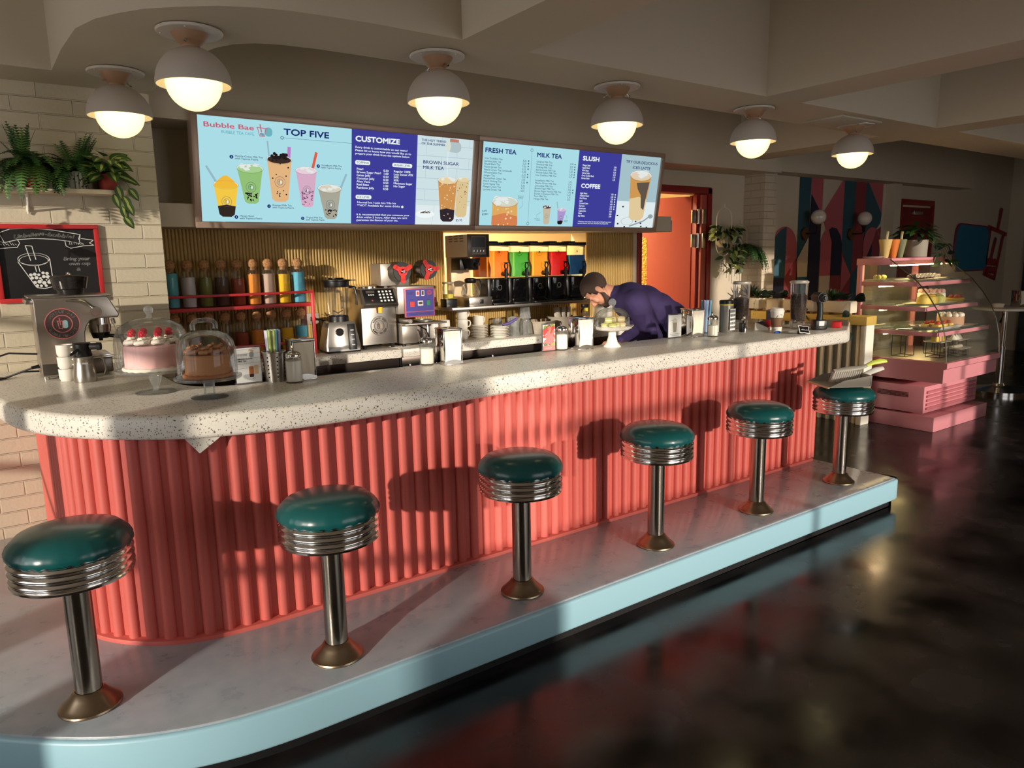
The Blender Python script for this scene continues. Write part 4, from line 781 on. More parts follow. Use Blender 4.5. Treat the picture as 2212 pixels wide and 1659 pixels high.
b = B(); b.cyl((.0, -.025, .283), (0, -.025, .245), .017, .015, 20); obj('nozzle', b, M('nozzle_yellow', (226, 170, 40), .45), t)
b = B(); b.T = Matrix.Translation((0, -.0045, .155)) @ Matrix.Rotation(PI/2, 4, 'X'); logo_seal(b, (0, 0), .066, (0, 0, 0, 1), .0006); obj('shop_seal', b, [M('etched', (112, 98, 88), .5, .6), M('etched_light', (140, 130, 120), .5, .6)], t)
b = B(); b.lathe([(.07, .406), (.07, .42), (.06, .424), (0, .425)], (-.02, .13, 0), 28); obj('lid', b, CHROME, t)
for x in (-.105, .105):
    for y in (.025, .225): b = B(); b.lathe([(.012, 0), (.018, .032)], (x, y, 0), 14, cap0=True); obj('foot', b, BLACK, t)
# ---- cup sealing machine
t = thing('cup_sealing_machine', 'cup sealing machine with violet control panel and two film rolls with red hubs', 'sealing machine', (0, 0, 0))
SILV = M('satin_silver', (158, 150, 140), .38, .7)
b = B(); b.box((2.43, 4.64, 1.27), (.29, .24, .19), .006); b.box((2.285, 4.69, 1.445), (.15, .16, .155), .006); b.box((2.36, 4.68, 1.43), (.2, .03, .16), .004); obj('head', b, SILV, t)
b = B(); b.box((2.45, 4.513, 1.25), (.235, .012, .2), .003); obj('control_panel', b, M('panel_rose', (170, 84, 104), .4), t)
b = B(); b.T = Matrix.Translation((2.45, 4.506, 1.25)) @ Matrix.Rotation(PI/2, 4, 'X'); b.m = 0; rect(b, -.108, -.058, .108, .092, .001); rect(b, -.108, -.092, .108, -.064, .001)
b.m = 1; rect(b, -.03, .045, -.004, .083, .002); rect(b, .012, .045, .036, .083, .002); rect(b, -.018, -.022, .024, .012, .002); b.m = 2; rect(b, -.024, .052, -.010, .076, .003); rect(b, -.078, -.028, -.044, .008, .003); b.m = 3; rect(b, .052, -.022, .078, .012, .003)
b.m = 2; ring(b, (.075, .065), .018, .004, .002); line2(b, [(.063, .058), (.075, .078), (.087, .058), (.063, .058)], .003, .002); b.m = 4; rect(b, -.012, -.012, .018, .004, .003); rect(b, .016, .05, .030, .078, .003)
text(b, 'AUTOMATIC\nMACHINE', (-.1, .068), .007, z=.002); scrawl(b, -.085, .085, -.081, .008, .0016, .002, 2); scrawl(b, -.022, .026, .018, .005, .0012, .002, 3); scrawl(b, -.078, -.05, .018, .004, .0012, .002, 4); scrawl(b, .05, .078, .018, .004, .0012, .002, 5)
obj('panel_print', b, [M('panel_violet', (66, 62, 140), .35), M('panel_light', (214, 210, 206), .5), M('panel_red', (206, 52, 46), .4), M('panel_green', (30, 130, 80), .4), M('panel_dark', (50, 44, 44), .4)], t)
for x, z, ln in ((2.335, 1.465, .12), (2.555, 1.475, .10)):
    b = B(); b.cyl((x, 4.655, z), (x, 4.655-ln, z), .068, n=36); r_ = obj('film_roll', b, M('film', (96, 88, 82), .22, .6), t)
    b = B(); b.cyl((x, 4.655-ln-.001, z), (x, 4.655-ln-.008, z), .066, n=36); obj('end_disc', b, M('roll_end', (38, 40, 36), .4), r_)
    b = B(); b.cyl((x, 4.645-ln, z), (x, 4.637-ln, z), .034, n=24)
    for k in range(3):
        a = R(90+(35 if x > 2.4 else 60)+k*120); q = Vector((x+.062*math.cos(a), 0, z+.062*math.sin(a))); p = Vector((x, 0, z))
        b.cyl((q.x, 4.645-ln, q.z), (q.x, 4.637-ln, q.z), .017, n=18); m_ = (p+q)/2; b.box((m_.x, 4.641-ln, m_.z), (.062, .008, .032), rot=Matrix.Rotation(-a, 4, 'Y'))
    obj('hub_star', b, M('hub_red', (204, 34, 26), .4), r_); b = B(); b.cyl((x, 4.639-ln, z), (x, 4.622-ln, z), .009, n=12); b.box((x, 4.624-ln, z), (.04, .006, .009), .002); obj('wing_nut', b, CHROME, r_)
b = B(); b.box((2.465, 4.60, 1.105), (.33, .3, .012), .003); b.lathe([(.05, 0), (.062, .004), (.062, .012), (.052, .016), (.052, .008)], (2.50, 4.55, 1.112), 32, cap0=True); b.cyl((2.325, 4.42, 1.13), (2.325, 4.6, 1.13), .015, n=14); obj('slide_tray', b, SILV, t)
b = B(); b.box((2.365, 4.62, 1.035), (.12, .22, .13), .005); b.box((2.46, 4.66, 1.03), (.2, .14, .13), .004); obj('base', b, SILV, t)
b = B(); b.tube([(2.42, 4.5, 1.098), (2.48, 4.49, 1.06), (2.5, 4.49, 1.0)], .006, 8); b.box((2.5, 4.5, 1.02), (.02, .02, .15), .003); obj('lever', b, CHROME, t)
for x in (2.33, 2.54):
    for y in (4.54, 4.72): b = B(); b.cyl((x, y, ZB), (x, y, .97), .013, n=12); obj('foot', b, BLACK, t)
# ---- wall shelf in the hatch and what stands on it
t = thing('hatch_shelf', 'steel shelf in the lit hatch carrying the coffee brewer and juice dispensers', 'shelf', (0, 0, 0))
b = B(); b.box((3.36, 4.605, 1.192), (1.4, .37, .022), .003); obj('shelf_top', b, STEEL, t)
ZH = 1.2035
t = thing('coffee_brewer', 'steel filter coffee brewer with vented side and dark display', 'coffee brewer', (0, 0, 0))
b = B(); b.box((2.91, 4.61, 1.635), (.18, .31, .16), .004); b.box((2.91, 4.73, 1.42), (.17, .07, .3), .003); obj('body', b, M('brewer_steel_sheen', (236, 206, 164), .45, .1), t)  # warm reflection on the steel is put into the tan body colour
b = B(); b.box((2.912, 4.452, 1.635), (.184, .008, .164), .002); obj('front_panel', b, M('brewer_front', (92, 82, 72), .3, .8), t)
b = B(); b.box((2.91, 4.446, 1.638), (.125, .004, .13), .002); b.m = 1; b.box((2.91, 4.443, 1.66), (.11, .002, .07)); b.m = 2
for i, x in enumerate((2.87, 2.897, 2.925, 2.952)): b.box((x, 4.442, 1.598), (.012, .004, .02), .001)
obj('control_panel', b, [M('brewer_label', (120, 112, 106), .4), M('display', (14, 14, 22), .15), CHROME], t)
b = B()
for j in range(3):
    for i in range(3): b.box((2.818, 4.53+i*.075, 1.67+j*.018), (.006, .045, .008), .003)
obj('vent_louvre', b, M('vent_tan', (166, 140, 112), .4, .6), t)
b = B(); b.lathe([(.03, 0), (.05, .012), (.068, .07), (.072, .085), (0, .085)], (2.905, 4.55, 1.462), 28, cap0=True); b.box((2.90, 4.62, 1.505), (.16, .12, .085), .004); b.tube([(2.905, 4.49, 1.51), (2.905, 4.44, 1.505)], .012, 8); obj('brew_basket', b, BLACK, t)
b = B(); b.box((2.925, 4.60, 1.236), (.2, .29, .065), .004); obj('warmer_base', b, STEEL, t); b = B(); b.box((2.93, 4.452, 1.236), (.03, .006, .03), .002); obj('switch', b, BLACK, t)
t = thing('coffee_pot', 'glass coffee pot with black collar on the brewer warmer', 'coffee pot', (2.888, 4.535, 1.269))
b = B(); b.lathe([(0, 0), (.055, 0), (.068, .015), (.07, .035), (.055, .075), (.036, .1), (.036, .11)], n=32); obj('glass_body', b, GL, t)
b = B(); b.lathe([(.037, .1), (.043, .108), (.043, .128), (.03, .135), (0, .136)], n=28); obj('collar_lid', b, BLACK, t)
b = B(); b.tube([(.035, -.012, .125), (.06, -.028, .12), (.07, -.034, .08), (.066, -.032, .045)], [.010, .011, .010, .008], 8, flat=.6); obj('handle', b, BLACK, t)
o = obj('pod_box', B().box((2.715, 4.56, 1.232), (.09, .09, .057), .003), BLACK); tag(o, 'small black box under the clip jar beside the brewer', 'box')
t = thing('clip_jar', 'glass clip jar with a little yellow syrup, on the small black box', 'jar', (2.712, 4.56, 1.261))
b = B(); b.lathe([(0, 0), (.036, 0), (.042, .01), (.042, .09), (.036, .1), (.036, .108)], n=28); obj('glass', b, GL, t); b = B(); b.lathe([(0, .003), (.038, .004), (.039, .035), (0, .037)], n=24); obj('syrup', b, M('syrup_yellow', (206, 190, 70), .3), t)
b = B(); b.lathe([(.038, .108), (.041, .11), (.041, .12), (0, .122)], n=28, cap0=True); obj('lid', b, M('jar_lid', (150, 140, 120), .4), t)
JU = [('orange', (255, 184, 84)), ('green', (120, 222, 126)), ('yellow', (255, 218, 96)), ('red', (240, 56, 62)), ('blue', (56, 136, 220))]
lv = (1.598, 1.588, 1.59, 1.588, 1.56)
for i, (nm, c) in enumerate(JU):
    x = 3.118+i*.19; t = thing('juice_dispenser', 'juice dispenser with a clear tank of %s juice and black base' % nm, 'juice dispenser', (x, 4.6, ZH), 0, 'juice dispensers in the hatch')
    b = B(); b.rings([[(sx*w_, y, z) for sx, y in ((-1, yf), (1, yf), (1, .13), (-1, .13))] for z, w_, yf in ((.20, .086, -.115), (.27, .087, -.125), (.33, .089, -.10), (.435, .0915, -.105))], True, True, False); obj('tank', b, ACR, t)
    h = lv[i]-ZH; b = B(); b.rings([[(sx*w_, y, z) for sx, y in ((-1, yf), (1, yf), (1, .125), (-1, .125))] for z, w_, yf in ((.203, .082, -.110), (.27, .083, -.120), (.33, .085, -.095), (h, .087, -.0985))]); jm = M('juice_'+nm, c, .25, spec=.3, trans=.85, ior=1.1); obj('juice', b, jm, t)
    b = B(); b.box((0, .01, .445), (.188, .25, .022), .004); b.lathe([(.06, .455), (.055, .466), (0, .468)], (0, 0, 0), 24); obj('lid', b, BLACK, t)
    b = B(); b.box((0, .02, .097), (.184, .22, .19), .004); obj('base', b, M('dispenser_black', (14, 13, 14), .25), t)
    b = B(); b.box((-.005, -.1, .1), (.13, .03, .18), .006, rot=Matrix.Rotation(R(6), 4, 'X')); obj('front_cover', b, M('dispenser_gloss', (8, 8, 9), .1, coat=.5), t)
    b = B(); b.box((0, -.11, .006), (.15, .06, .012), .003); obj('drip_tray', b, BLACK, t)
    b = B(); b.cyl((.025, -.118, .225), (.025, -.17, .222), .017, n=16); b.cyl((.025, -.16, .255), (.025, -.16, .19), .015, .011, 16); b.tube([(.025, -.16, .25), (.025, -.162, .262)], .011, 10)
    b.tube([(.025+.014*math.cos(R(a)), -.162, .282+.022*math.sin(R(a))) for a in range(-90, 270, 24)], .005, 6, True); b.box((.025, -.162, .306), (.036, .014, .008), .003); obj('tap', b, BLACK, t)
    b = B(); b.T = Matrix.Translation((0, -.1055, .385)) @ Matrix.Rotation(PI/2, 4, 'X'); logo_seal(b, (0, 0), .03, (0, 0, 0, 0), .0006, False); obj('shop_seal', b, M('seal_dark', (44, 40, 38), .5), t)
    b = B(); b.T = Matrix.Translation((-.005, -.118, .125)) @ Matrix.Rotation(PI/2+R(6), 4, 'X')
    if i in (0, 2, 3): P = [(.02*math.cos(R(k*60)), .02*math.sin(R(k*60))) for k in range(7)]; line2(b, P, .002, .0006); obj('maker_badge', b, M('badge_line', (120, 118, 120), .4), t)
    else: b.bm.free()
# ---- crockery on the back worktop
def mug(loc, rz, label, grp, inv=False):
    t = thing('coffee_mug', label, 'mug', loc, rz, grp)
    b = B(); P = [(0, .005), (.03, .003), (.036, 0), (.039, .004), (.0415, .03), (.0415, .074), (.039, .074), (.038, .01), (0, .009)]
    if inv: P = [(r_, .074-z) for r_, z in P][::-1]
    b.lathe(P, n=28); obj('mug_body', b, WHITE, t); b = B(); b.tube([(.039, 0, .06), (.058, 0, .062), (.066, 0, .045), (.058, 0, .022), (.039, 0, .018)], .0055, 8); obj('handle', b, WHITE, t); return t
for i, (x, y, z, rz, l) in enumerate(((2.873, 4.64, 0, .1, 'bottom'), (2.873, 4.64, .0745, -.2, 'second'), (2.873, 4.64, .149, .1, 'third'))): mug((x, y, ZB+z), rz, '%s white mug of the tallest mug stack on the back worktop' % l, 'stacked white mugs')
for i, x in enumerate((2.655, 2.755)): mug((x+.0, 4.70, ZB), 2.6, '%s upside down white mug left of the mug stack' % ('left', 'right')[i], 'upside down mugs', True); mug((x, 4.70, ZB+.0745), 2.6, '%s upper upside down white mug left of the mug stack' % ('left', 'right')[i], 'upside down mugs', True)
mug((2.79, 4.55, ZB), 3.4, 'front white mug beside the tall mug stack', 'stacked white mugs')
def plates(x, y, n, r_, grp, pos):
    for i in range(n):
        b = B(); b.lathe([(0, .003), (r_*.55, .002), (r_*.6, 0), (r_*.65, .004), (r_, .013), (r_*.99, .016), (r_*.62, .008), (0, .006)], n=32); o = obj('saucer', b, WHITE); o.location = (x, y, ZB+i*.0118)
        tag(o, 'white saucer in the %s stack, %s from the bottom' % (pos, ('first', 'second', 'third', 'fourth', 'fifth', 'sixth', 'seventh', 'eighth')[i]), 'saucer', grp)
plates(3.035, 4.66, 8, .07, 'saucers in the taller stack', 'rear saucer'); plates(3.165, 4.57, 7, .074, 'saucers in the front stack', 'front saucer')
mug((3.03, 4.66, ZB+7*.0118+.0087), .2, 'white mug standing on the rear saucer stack', 'stacked white mugs')
o = obj('scoop_handle', B().tube([(3.17, 4.54, 1.043), (3.225, 4.53, 1.054), (3.29, 4.52, 1.082)], [.009, .012, .010], 10), M('violet_handle', (82, 68, 128), .5)); tag(o, 'violet handled scoop lying on the front saucer stack', 'scoop')
for i, (x, y, h) in enumerate(((3.35, 4.66, .14), (3.42, 4.585, .12), (3.30, 4.57, .13), (3.245, 4.72, .13), (3.44, 4.715, .13))):
    b = B(); b.lathe([(.045, 0), (.047, .006), (.044, .01), (.034, h), (.03, h+.003), (0, h+.003)], n=28); o = obj('plastic_cup', b, glass('cup_plastic', (240, 242, 240), .16)); o.location = (x, y, ZB)
    tag(o, 'upside down clear plastic cup, %s of the group beside the saucers' % ('middle', 'front', 'left front', 'rear left', 'rear right')[i], 'cup', 'upside down plastic cups')
o = obj('plastic_cup', B().lathe([(.045, 0), (.047, .006), (.044, .01), (.036, .098), (.03, .1), (0, .1)], n=28), glass('cup_plastic')); o.location = (3.42, 4.585, ZB+.1245); tag(o, 'clear plastic cup stacked highest on the upside down cups', 'cup', 'upside down plastic cups')
WICK = noise_bump(M('grey_wicker', (172, 160, 142), .8), 70, .6, .004)
def basket(x, y, w_, d_, h, label, n_):
    t = thing('basket', label, 'basket', (x, y, ZB)); b = B(); N_ = 28; rs = []
    for k in range(8): z = h*k/7; f_ = .86+.14*k/7; rs.append([(f_*w_/2*(abs(math.cos(a))**.7*(1 if math.cos(a) > 0 else -1))*(1+.012*(k % 2)), f_*d_/2*(abs(math.sin(a))**.7*(1 if math.sin(a) > 0 else -1))*(1+.012*(k % 2)), z) for a in [2*PI*i/N_ for i in range(N_)]])
    b.rings(rs, True, True, False); obj('woven_side', b, WICK, t)
    b = B(); b.tube(rs[-1], .006, 6, True); obj('rim', b, WICK, t); return t
basket(3.60, 4.62, .24, .2, .09, 'low grey basket of packets behind the strawberry card', 5); basket(3.86, 4.66, .24, .2, .11, 'grey wicker basket holding paper bags beside the spray bottle', 4)
for i in range(4):
    b = B(); b.box((0, 0, .03), (.075, .012, .06), .004, rot=Matrix.Rotation(R(-20+8*i), 4, 'X')); o = obj('tea_packet', b, M('packet_%d' % (i % 2), ((176, 160, 130), (120, 96, 70))[i % 2], .7)); o.location = (3.54+i*.04, 4.62+.01*(i % 2), ZB+.05); o.rotation_euler.z = .3*i; tag(o, '%s packet sticking out of the low grey basket' % ('tan', 'brown', 'second tan', 'second brown')[i], 'packet', 'packets in the low basket')
for i in range(3):
    b = B(); b.rings([[(sx*(.028-.05*z), sy*(.012+.0*z), z) for sx, sy in ((-1, -1), (0, -1.8), (1, -1), (1, 1), (0, 1.6), (-1, 1))] for z in (0, .06, .13)]); o = obj('paper_bag', b, M('bag_grey', (204, 194, 176), .8)); o.location = (3.80+i*.06, 4.63+.01*i, ZB+.06); o.rotation_euler = (R(-6), R(-8+8*i), .2*i); tag(o, '%s paper bag standing in the tall wicker basket' % ('left', 'middle', 'right')[i], 'bag', 'paper bags in the basket')
t = thing('spray_bottle', 'spray bottle with yellow collar and black trigger beside the paper roll', 'spray bottle', (4.03, 4.56, ZB))
b = B(); b.lathe([(0, 0), (.03, 0), (.033, .01), (.033, .1), (.016, .14), (.014, .15)], n=24); obj('bottle', b, GLT, t); b = B(); b.lathe([(.018, .15), (.018, .176), (0, .177)], n=18, cap0=True); obj('collar', b, M('spray_yellow', (226, 206, 60), .5), t)
b = B(); b.box((-.008, 0, .195), (.07, .024, .03), .007); b.tube([(-.02, 0, .185), (-.045, 0, .16), (-.05, 0, .14)], [.008, .007, .005], 8); obj('trigger_head', b, BLACK, t)
t = thing('paper_roll', 'white paper towel roll standing behind the bartender\'s face', 'paper roll', (4.21, 4.55, ZB)); b = B(); b.lathe([(.02, 0), (.078, 0), (.08, .004), (.08, .272), (.078, .276), (.02, .276), (.02, 0)], n=36); obj('paper', b, M('roll_paper', (222, 212, 196), .9), t)
b = B(); b.lathe([(.019, .01), (.019, .277), (.015, .277), (.015, .01)], n=18); obj('core', b, M('card_core', (150, 120, 90), .9), t)
t = thing('wall_outlet', 'grey wall outlet with black plug behind the blender', 'outlet', (1.765, 4.783, 1.165)); b = B(); b.box((0, 0, 0), (.11, .012, .075), .004); obj('cover_plate', b, M('outlet_grey', (150, 142, 128), .5), t)
b = B(); b.box((.01, -.02, 0), (.03, .03, .03), .006); b.tube([(.02, -.03, 0), (.05, -.05, -.005), (.09, -.08, -.03)], .005, 8); obj('plug', b, BLACK, t)
# ================================================================ doors, plants, right hand side
DR, DC = M('frame_maroon', (140, 30, 32), .4), M('door_coral', (178, 82, 66), .5)
t = thing('door_1', 'open orange red door with big steel hinges behind the bartender', 'door'); t['kind'] = 'structure'
for c, d in (((4.885, 4.87, 1.09), (.05, .18, 2.18)), ((5.84, 4.87, 1.09), (.06, .18, 2.18)), ((5.36, 4.87, 2.155), (1.0, .18, .06))): obj('door_frame', B().box(c, d, .003), DR, t)
obj('door_stop', B().box((5.765, 4.84, 1.06), (.075, .1, 2.11), .003), DC, t); obj('door_frame', B().box((5.725, 4.865, 1.06), (.07, .09, 2.11), .003), DR, t)
lf = obj('door_leaf', B().box((-.43, 0, 1.055), (.86, .045, 2.1), .003), [DC], t); lf.location = (5.70, 4.885, 0); lf.rotation_euler.z = R(-62)
b = B(); b.T = Matrix.Translation((-.475, -.0235, 0)) @ Matrix.Rotation(PI/2, 4, 'X'); pill(b, -.035, .5, .035, 1.73, .034, .001)
obj('hammered_strip', b, noise_bump(M('hammered_gold', (196, 150, 70), .3, .7), 60, 1, .01), lf)
for z in (1.91, 1.68):
    b = B(); b.box((5.665, 4.83, z), (.07, .012, .125), .003); b.cyl((5.71, 4.815, z-.07), (5.71, 4.815, z+.07), .016, n=14); b.box((5.76, 4.784, z), (.05, .012, .14), .003); obj('hinge', b, STEEL, t)
# gold arch plate fixed beside the door opening
# ---- plants
GR = [M('leaf_dark', (34, 66, 30), .45), M('leaf_mid', (62, 96, 40), .45), M('leaf_pale', (176, 186, 104), .5), M('leaf_black', (20, 36, 24), .45), M('leaf_silver', (156, 164, 132), .5), M('fern', (44, 84, 36), .55), M('fern_light', (86, 124, 54), .55), M('stem', (84, 92, 48), .6)]
def fern(b, c, n, L, seed, up=.6, side=None, wd=.028, m0=0, g=1):
    rnd = random.Random(seed)
    for i in range(n):
        a = 2*PI*i/n+rnd.random()*.5 if side is None else R(side[0]+(side[1]-side[0])*rnd.random()); l = L*(.65+.5*rnd.random()); u = up*(.5+rnd.random()); k = 15; p = Vector(c); d = Vector((math.cos(a), math.sin(a), u)).normalized()
        b.mat(m0+(rnd.random() < .3)); pr = p.copy(); pts = [p.copy()]
        for j in range(k):
            d = (d+Vector((0, 0, (-.13-.05*j/k*2*(1.2-u*.5))*g))).normalized(); p = p+d*l/k; pts.append(p.copy()); s = d.cross(Vector((0, 0, 1))); s = s.normalized() if s.length > .05 else Vector((1, 0, 0))
            w_ = wd*math.sin(PI*(.12+.86*(j+1)/(k+1)))*1.1
            for q in (-1, 1):
                e_ = p+s*q*w_+d*w_*.35; h_ = d*(l/k*.36); b.face([b._v(p-h_), b._v(e_-h_*.2), b._v(e_+h_*.3), b._v(p+h_)], True)
        b.tube(pts, .0012, 4)
def inwall(b, y):       # foliage presses flat against the wall behind it
    for v in b.bm.verts: v.co.y = min(v.co.y, y)
    return b
def pot(name, label, loc, prof, m, soil=None, grp=None):
    t = thing(name, label, 'plant', loc, 0, grp); b = B(); b.lathe(prof, n=32); obj('pot', b, m, t)
    if soil: b = B(); b.lathe([(0, soil[1]), (soil[0], soil[1])], n=20); obj('soil', b, M('soil', (46, 34, 26), .95), t)
    return t
def vine(b, pts, L, W, seed, m0, m1, mst=None, every=1):
    rnd = random.Random(seed)
    if mst is not None: b.mat(mst); b.tube(pts, .0018, 5)
    for i, p in enumerate(pts[1:-1:every]):
        q = Vector(pts[min(len(pts)-1, i*every+2)]); d = (q-Vector(p)); sd = Vector((rnd.random()-.5, rnd.random()-.7, rnd.random()*.6-.25)).normalized(); b.mat(m0 if rnd.random() < .65 else m1)
        b.leaf(p, (d.normalized()*.5+sd), (rnd.random()*.6-.3, -1, .5), L*(.75+.5*rnd.random()), W*(.8+.4*rnd.random()))
# shelf on the brick wall
t = thing('wall_shelf', 'thin cream shelf on the brick wall carrying a row of potted ferns', 'shelf'); b = B(); b.box((.17, 4.325, 1.906), (.96, .145, .022), .003); obj('shelf_board', b, M('shelf_cream', (222, 206, 176), .5), t)
b = B(); b.tube([(.22, 4.27, 1.897), (.22, 4.385, 1.82), (.22, 4.392, 1.80)], .0045, 8); b.box((.22, 4.394, 1.86), (.014, .008, .1), .002); obj('bracket', b, WHITE, t)
ZP_ = 1.9175
t = pot('potted_fern', 'large dark fern in a coral pot on the brick wall shelf', (.245, 4.325, ZP_), [(0, 0), (.052, 0), (.058, .004), (.062, .105), (.058, .105), (.05, .02), (0, .02)], M('pot_coral', (206, 80, 70), .5), (.056, .095)); b = B(); fern(b, (0, -.01, .1), 60, .2, 3, 1.0); fern(b, (0, -.04, .1), 18, .22, 8, .25, (-170, -10)); fern(b, (-.03, -.02, .1), 14, .19, 18, 3.6, g=.2); fern(b, (0, -.02, .11), 26, .15, 28, 1.6); obj('fronds', inwall(b, .068), [GR[5], GR[6]], t)
t = pot('potted_fern', 'upright fern in a pale speckled pot on the brick wall shelf', (.435, 4.325, ZP_), [(0, 0), (.038, 0), (.043, .004), (.047, .085), (.043, .085), (.036, .02), (0, .02)], noise_bump(M('pot_speckle', (196, 198, 186), .6), 60, .3, .002), (.042, .075)); b = B(); fern(b, (0, 0, .08), 40, .18, 5, 1.7); fern(b, (.01, -.02, .08), 18, .19, 15, 2.6, (-60, 50), g=.2); fern(b, (.0, -.01, .08), 8, .17, 35, 3, g=.3); fern(b, (-.02, -.03, .08), 9, .19, 25, .4, (-160, -110)); obj('fronds', inwall(b, .068), [GR[5], GR[6]], t)
b = B(); b.mat(0)
for k in range(4): vine(b, [(-.01+.018*k, -.045-.006*(k % 2), .08-.0155*j) for j in range(7)], .014, .007, k, 0, 0, 1)
obj('trailing_stem', b, [GR[3], GR[7]], t)
t = pot('potted_philodendron', 'variegated philodendron trailing over the right end of the brick wall shelf', (.575, 4.325, ZP_), [(0, 0), (.036, 0), (.04, .004), (.043, .08), (.039, .08), (.034, .02), (0, .02)], M('pot_terracotta', (178, 62, 44), .6), (.038, .07))
b = B(); rnd = random.Random(21)
def vleaf(b, p, d, nrm, L, W):
    b.mat(0); b.leaf(p, d, nrm, L, W, .12, .25, 7); b.mat(1); n2 = Vector(nrm).normalized()*.0014; b.leaf(Vector(p)+n2+Vector(d).normalized()*L*.05, d, nrm, L*.86, W*.30, .1, .25, 5)
for k in range(36):
    a = rnd.random()*2*PI; p = (.035*math.cos(a), .03*math.sin(a)-.02, .07+.10*rnd.random()); vleaf(b, p, (math.cos(a), math.sin(a)-.6, .5-1.1*rnd.random()), (0, -.8, .7), .09+.03*rnd.random(), .056)
for k, (x, z) in enumerate(((.035, .02), (.06, -.03), (.09, .01), (.05, -.08), (.07, -.06), (.055, -.13), (.02, -.02))): vleaf(b, (x-.01, -.085, z), (.3+.2*(k % 3), -.15, -.9), (.2, -1, .1), .075, .044)
obj('leaves', inwall(b, .068), [GR[1], GR[2]], t); b = B(); b.tube([(.01, -.03, .08), (.04, -.08, .03), (.05, -.09, -.05), (.055, -.09, -.14)], .0016, 6); b.tube([(.0, -.03, .08), (.07, -.08, .04), (.09, -.09, 0)], .0016, 6); obj('stems', b, GR[7], t)
t = pot('potted_ivy', 'dark ivy in a white pot trailing down the left edge of the brick wall shelf', (.095, 4.325, ZP_), [(0, 0), (.038, 0), (.043, .004), (.046, .09), (.042, .09), (.036, .02), (0, .02)], WHITE, (.04, .08))
b = B(); vine(b, [(-.02, -.03, .1), (-.03, -.07, .08), (-.04, -.09, .03), (-.05, -.09, -.03), (-.045, -.09, -.1), (-.05, -.09, -.17), (-.045, -.09, -.24), (-.05, -.09, -.3)], .055, .05, 6, 0, 0, 1); vine(b, [(0, -.03, .09), (-.02, -.06, .12), (-.06, -.05, .12), (-.09, -.05, .1)], .05, .045, 9, 0, 0, 1)
vine(b, [(-.02, -.03, .1), (-.0, -.075, .06), (-.01, -.09, .0), (-.02, -.09, -.03)], .04, .034, 16, 0, 0, 1); obj('ivy_leaves', b, [GR[3], GR[7]], t)
# hanging planters beside the door
def hoop(t, w_, z0, z1, m):
    P = [(w_*math.cos(R(a)), 0, z1-w_+w_*math.sin(R(a))) for a in range(0, 181, 15)]+[(w_*math.cos(R(a)), 0, z0+w_+w_*math.sin(R(a))) for a in range(180, 361, 15)]
    b = B(); b.tube(P, .005, 8, True); b.tube([(0, 0, z1-.004), (0, 0, z1+.035)], .005, 6); obj('hoop', b, m, t)
HW = M('hoop_white', (226, 216, 200), .4)
t = thing('hanging_planter', 'white hoop planter of striped trailing leaves hanging right of the orange door', 'hanging planter', (5.91, 4.66, 1.53)); hoop(t, .115, .0, .46, HW)
b = B(); b.lathe([(0, .08), (.05, .085), (.08, .13), (.088, .21), (.083, .21), (.07, .13), (0, .10)], n=28); obj('pot', b, M('pot_stone', (176, 160, 140), .7), t)
b = B(); rnd = random.Random(5)
for k in range(130): a = rnd.random()*2*PI; q = .04+.07*rnd.random(); b.mat(rnd.choice((0, 0, 1, 2, 1))); b.leaf((q*math.cos(a), q*math.sin(a)-.02, .19+.08*rnd.random()), (math.cos(a), math.sin(a)-.4, .6-1.3*rnd.random()), (0, -.8, .6), .09, .042, .15, .5)
for k in range(8): vine(b, [(-.15+.042*k, -.09, .17), (-.17+.045*k, -.12, .12), (-.175+.045*k, -.13, .05), (-.17+.042*k, -.13, -.01), (-.165+.042*k, -.13, -.07), (-.155+.04*k, -.13, -.12), (-.15+.04*k, -.13, -.18-.03*k % .1)], .075, .036, 30+k, 1 if k % 2 else 2, 0, 3)
obj('striped_leaves', b, [GR[0], GR[4], GR[2], GR[7]], t)
t = thing('hanging_planter', 'pale hoop planter of dark fern hanging beside the white brick column', 'hanging planter', (6.19, 4.69, 1.42)); hoop(t, .115, .0, .42, M('hoop_pale', (190, 172, 150), .5))
b = B(); b.lathe([(0, .06), (.05, .065), (.078, .12), (.086, .18), (.082, .18), (.07, .12), (0, .08)], n=28); obj('pot', b, M('pot_stone'), t); b = B(); fern(b, (0, -.02, .2), 34, .34, 12, .5, (-170, 20), .032); fern(b, (.03, -.02, .2), 30, .40, 13, .35, (-70, 10), .026); obj('fronds', inwall(b, .1), [GR[5], GR[6]], t)
# ---- slatted white screen with a planter ledge at the end of the room divider
FW = M('fence_white', (240, 234, 218), .5)
t = thing('slatted_screen', 'white slatted screen with a yellow ledge beyond the end of the bar', 'screen'); b = B(); b.box((6.325, 3.97, .45), (.02, 1.12, .9)); obj('back_panel', b, M('screen_shade', (150, 146, 132), .6), t)  # panel grey paints in the shade seen between the white slats
for k in range(13): obj('slat', B().box((6.30, 3.46+k*.085, .45), (.03, .026, .9), .003), FW, t)
obj('end_post', B().box((6.325, 3.395, .45), (.135, .05, .9), .004), FW, t)
obj('ledge', B().box((6.33, 3.965, .94), (.17, 1.2, .08), .005), M('ledge_yellow', (206, 172, 84), .45), t)
ZL = .981
def planter(y, L_, label):
    t = thing('planter_box', label, 'planter', (6.31, y, ZL), 0, 'white planters on the yellow ledge')
    b = B(); b.box((0, 0, .072), (.11, L_, .105), .006); obj('trough', b, M('trough_white', (222, 210, 190), .45), t)
    for s in (-1, 1): obj('wooden_foot', B().box((0, s*L_*.32, .0095), (.09, .02, .019), .002), M('foot_wood', (150, 106, 66), .6), t)
    return t
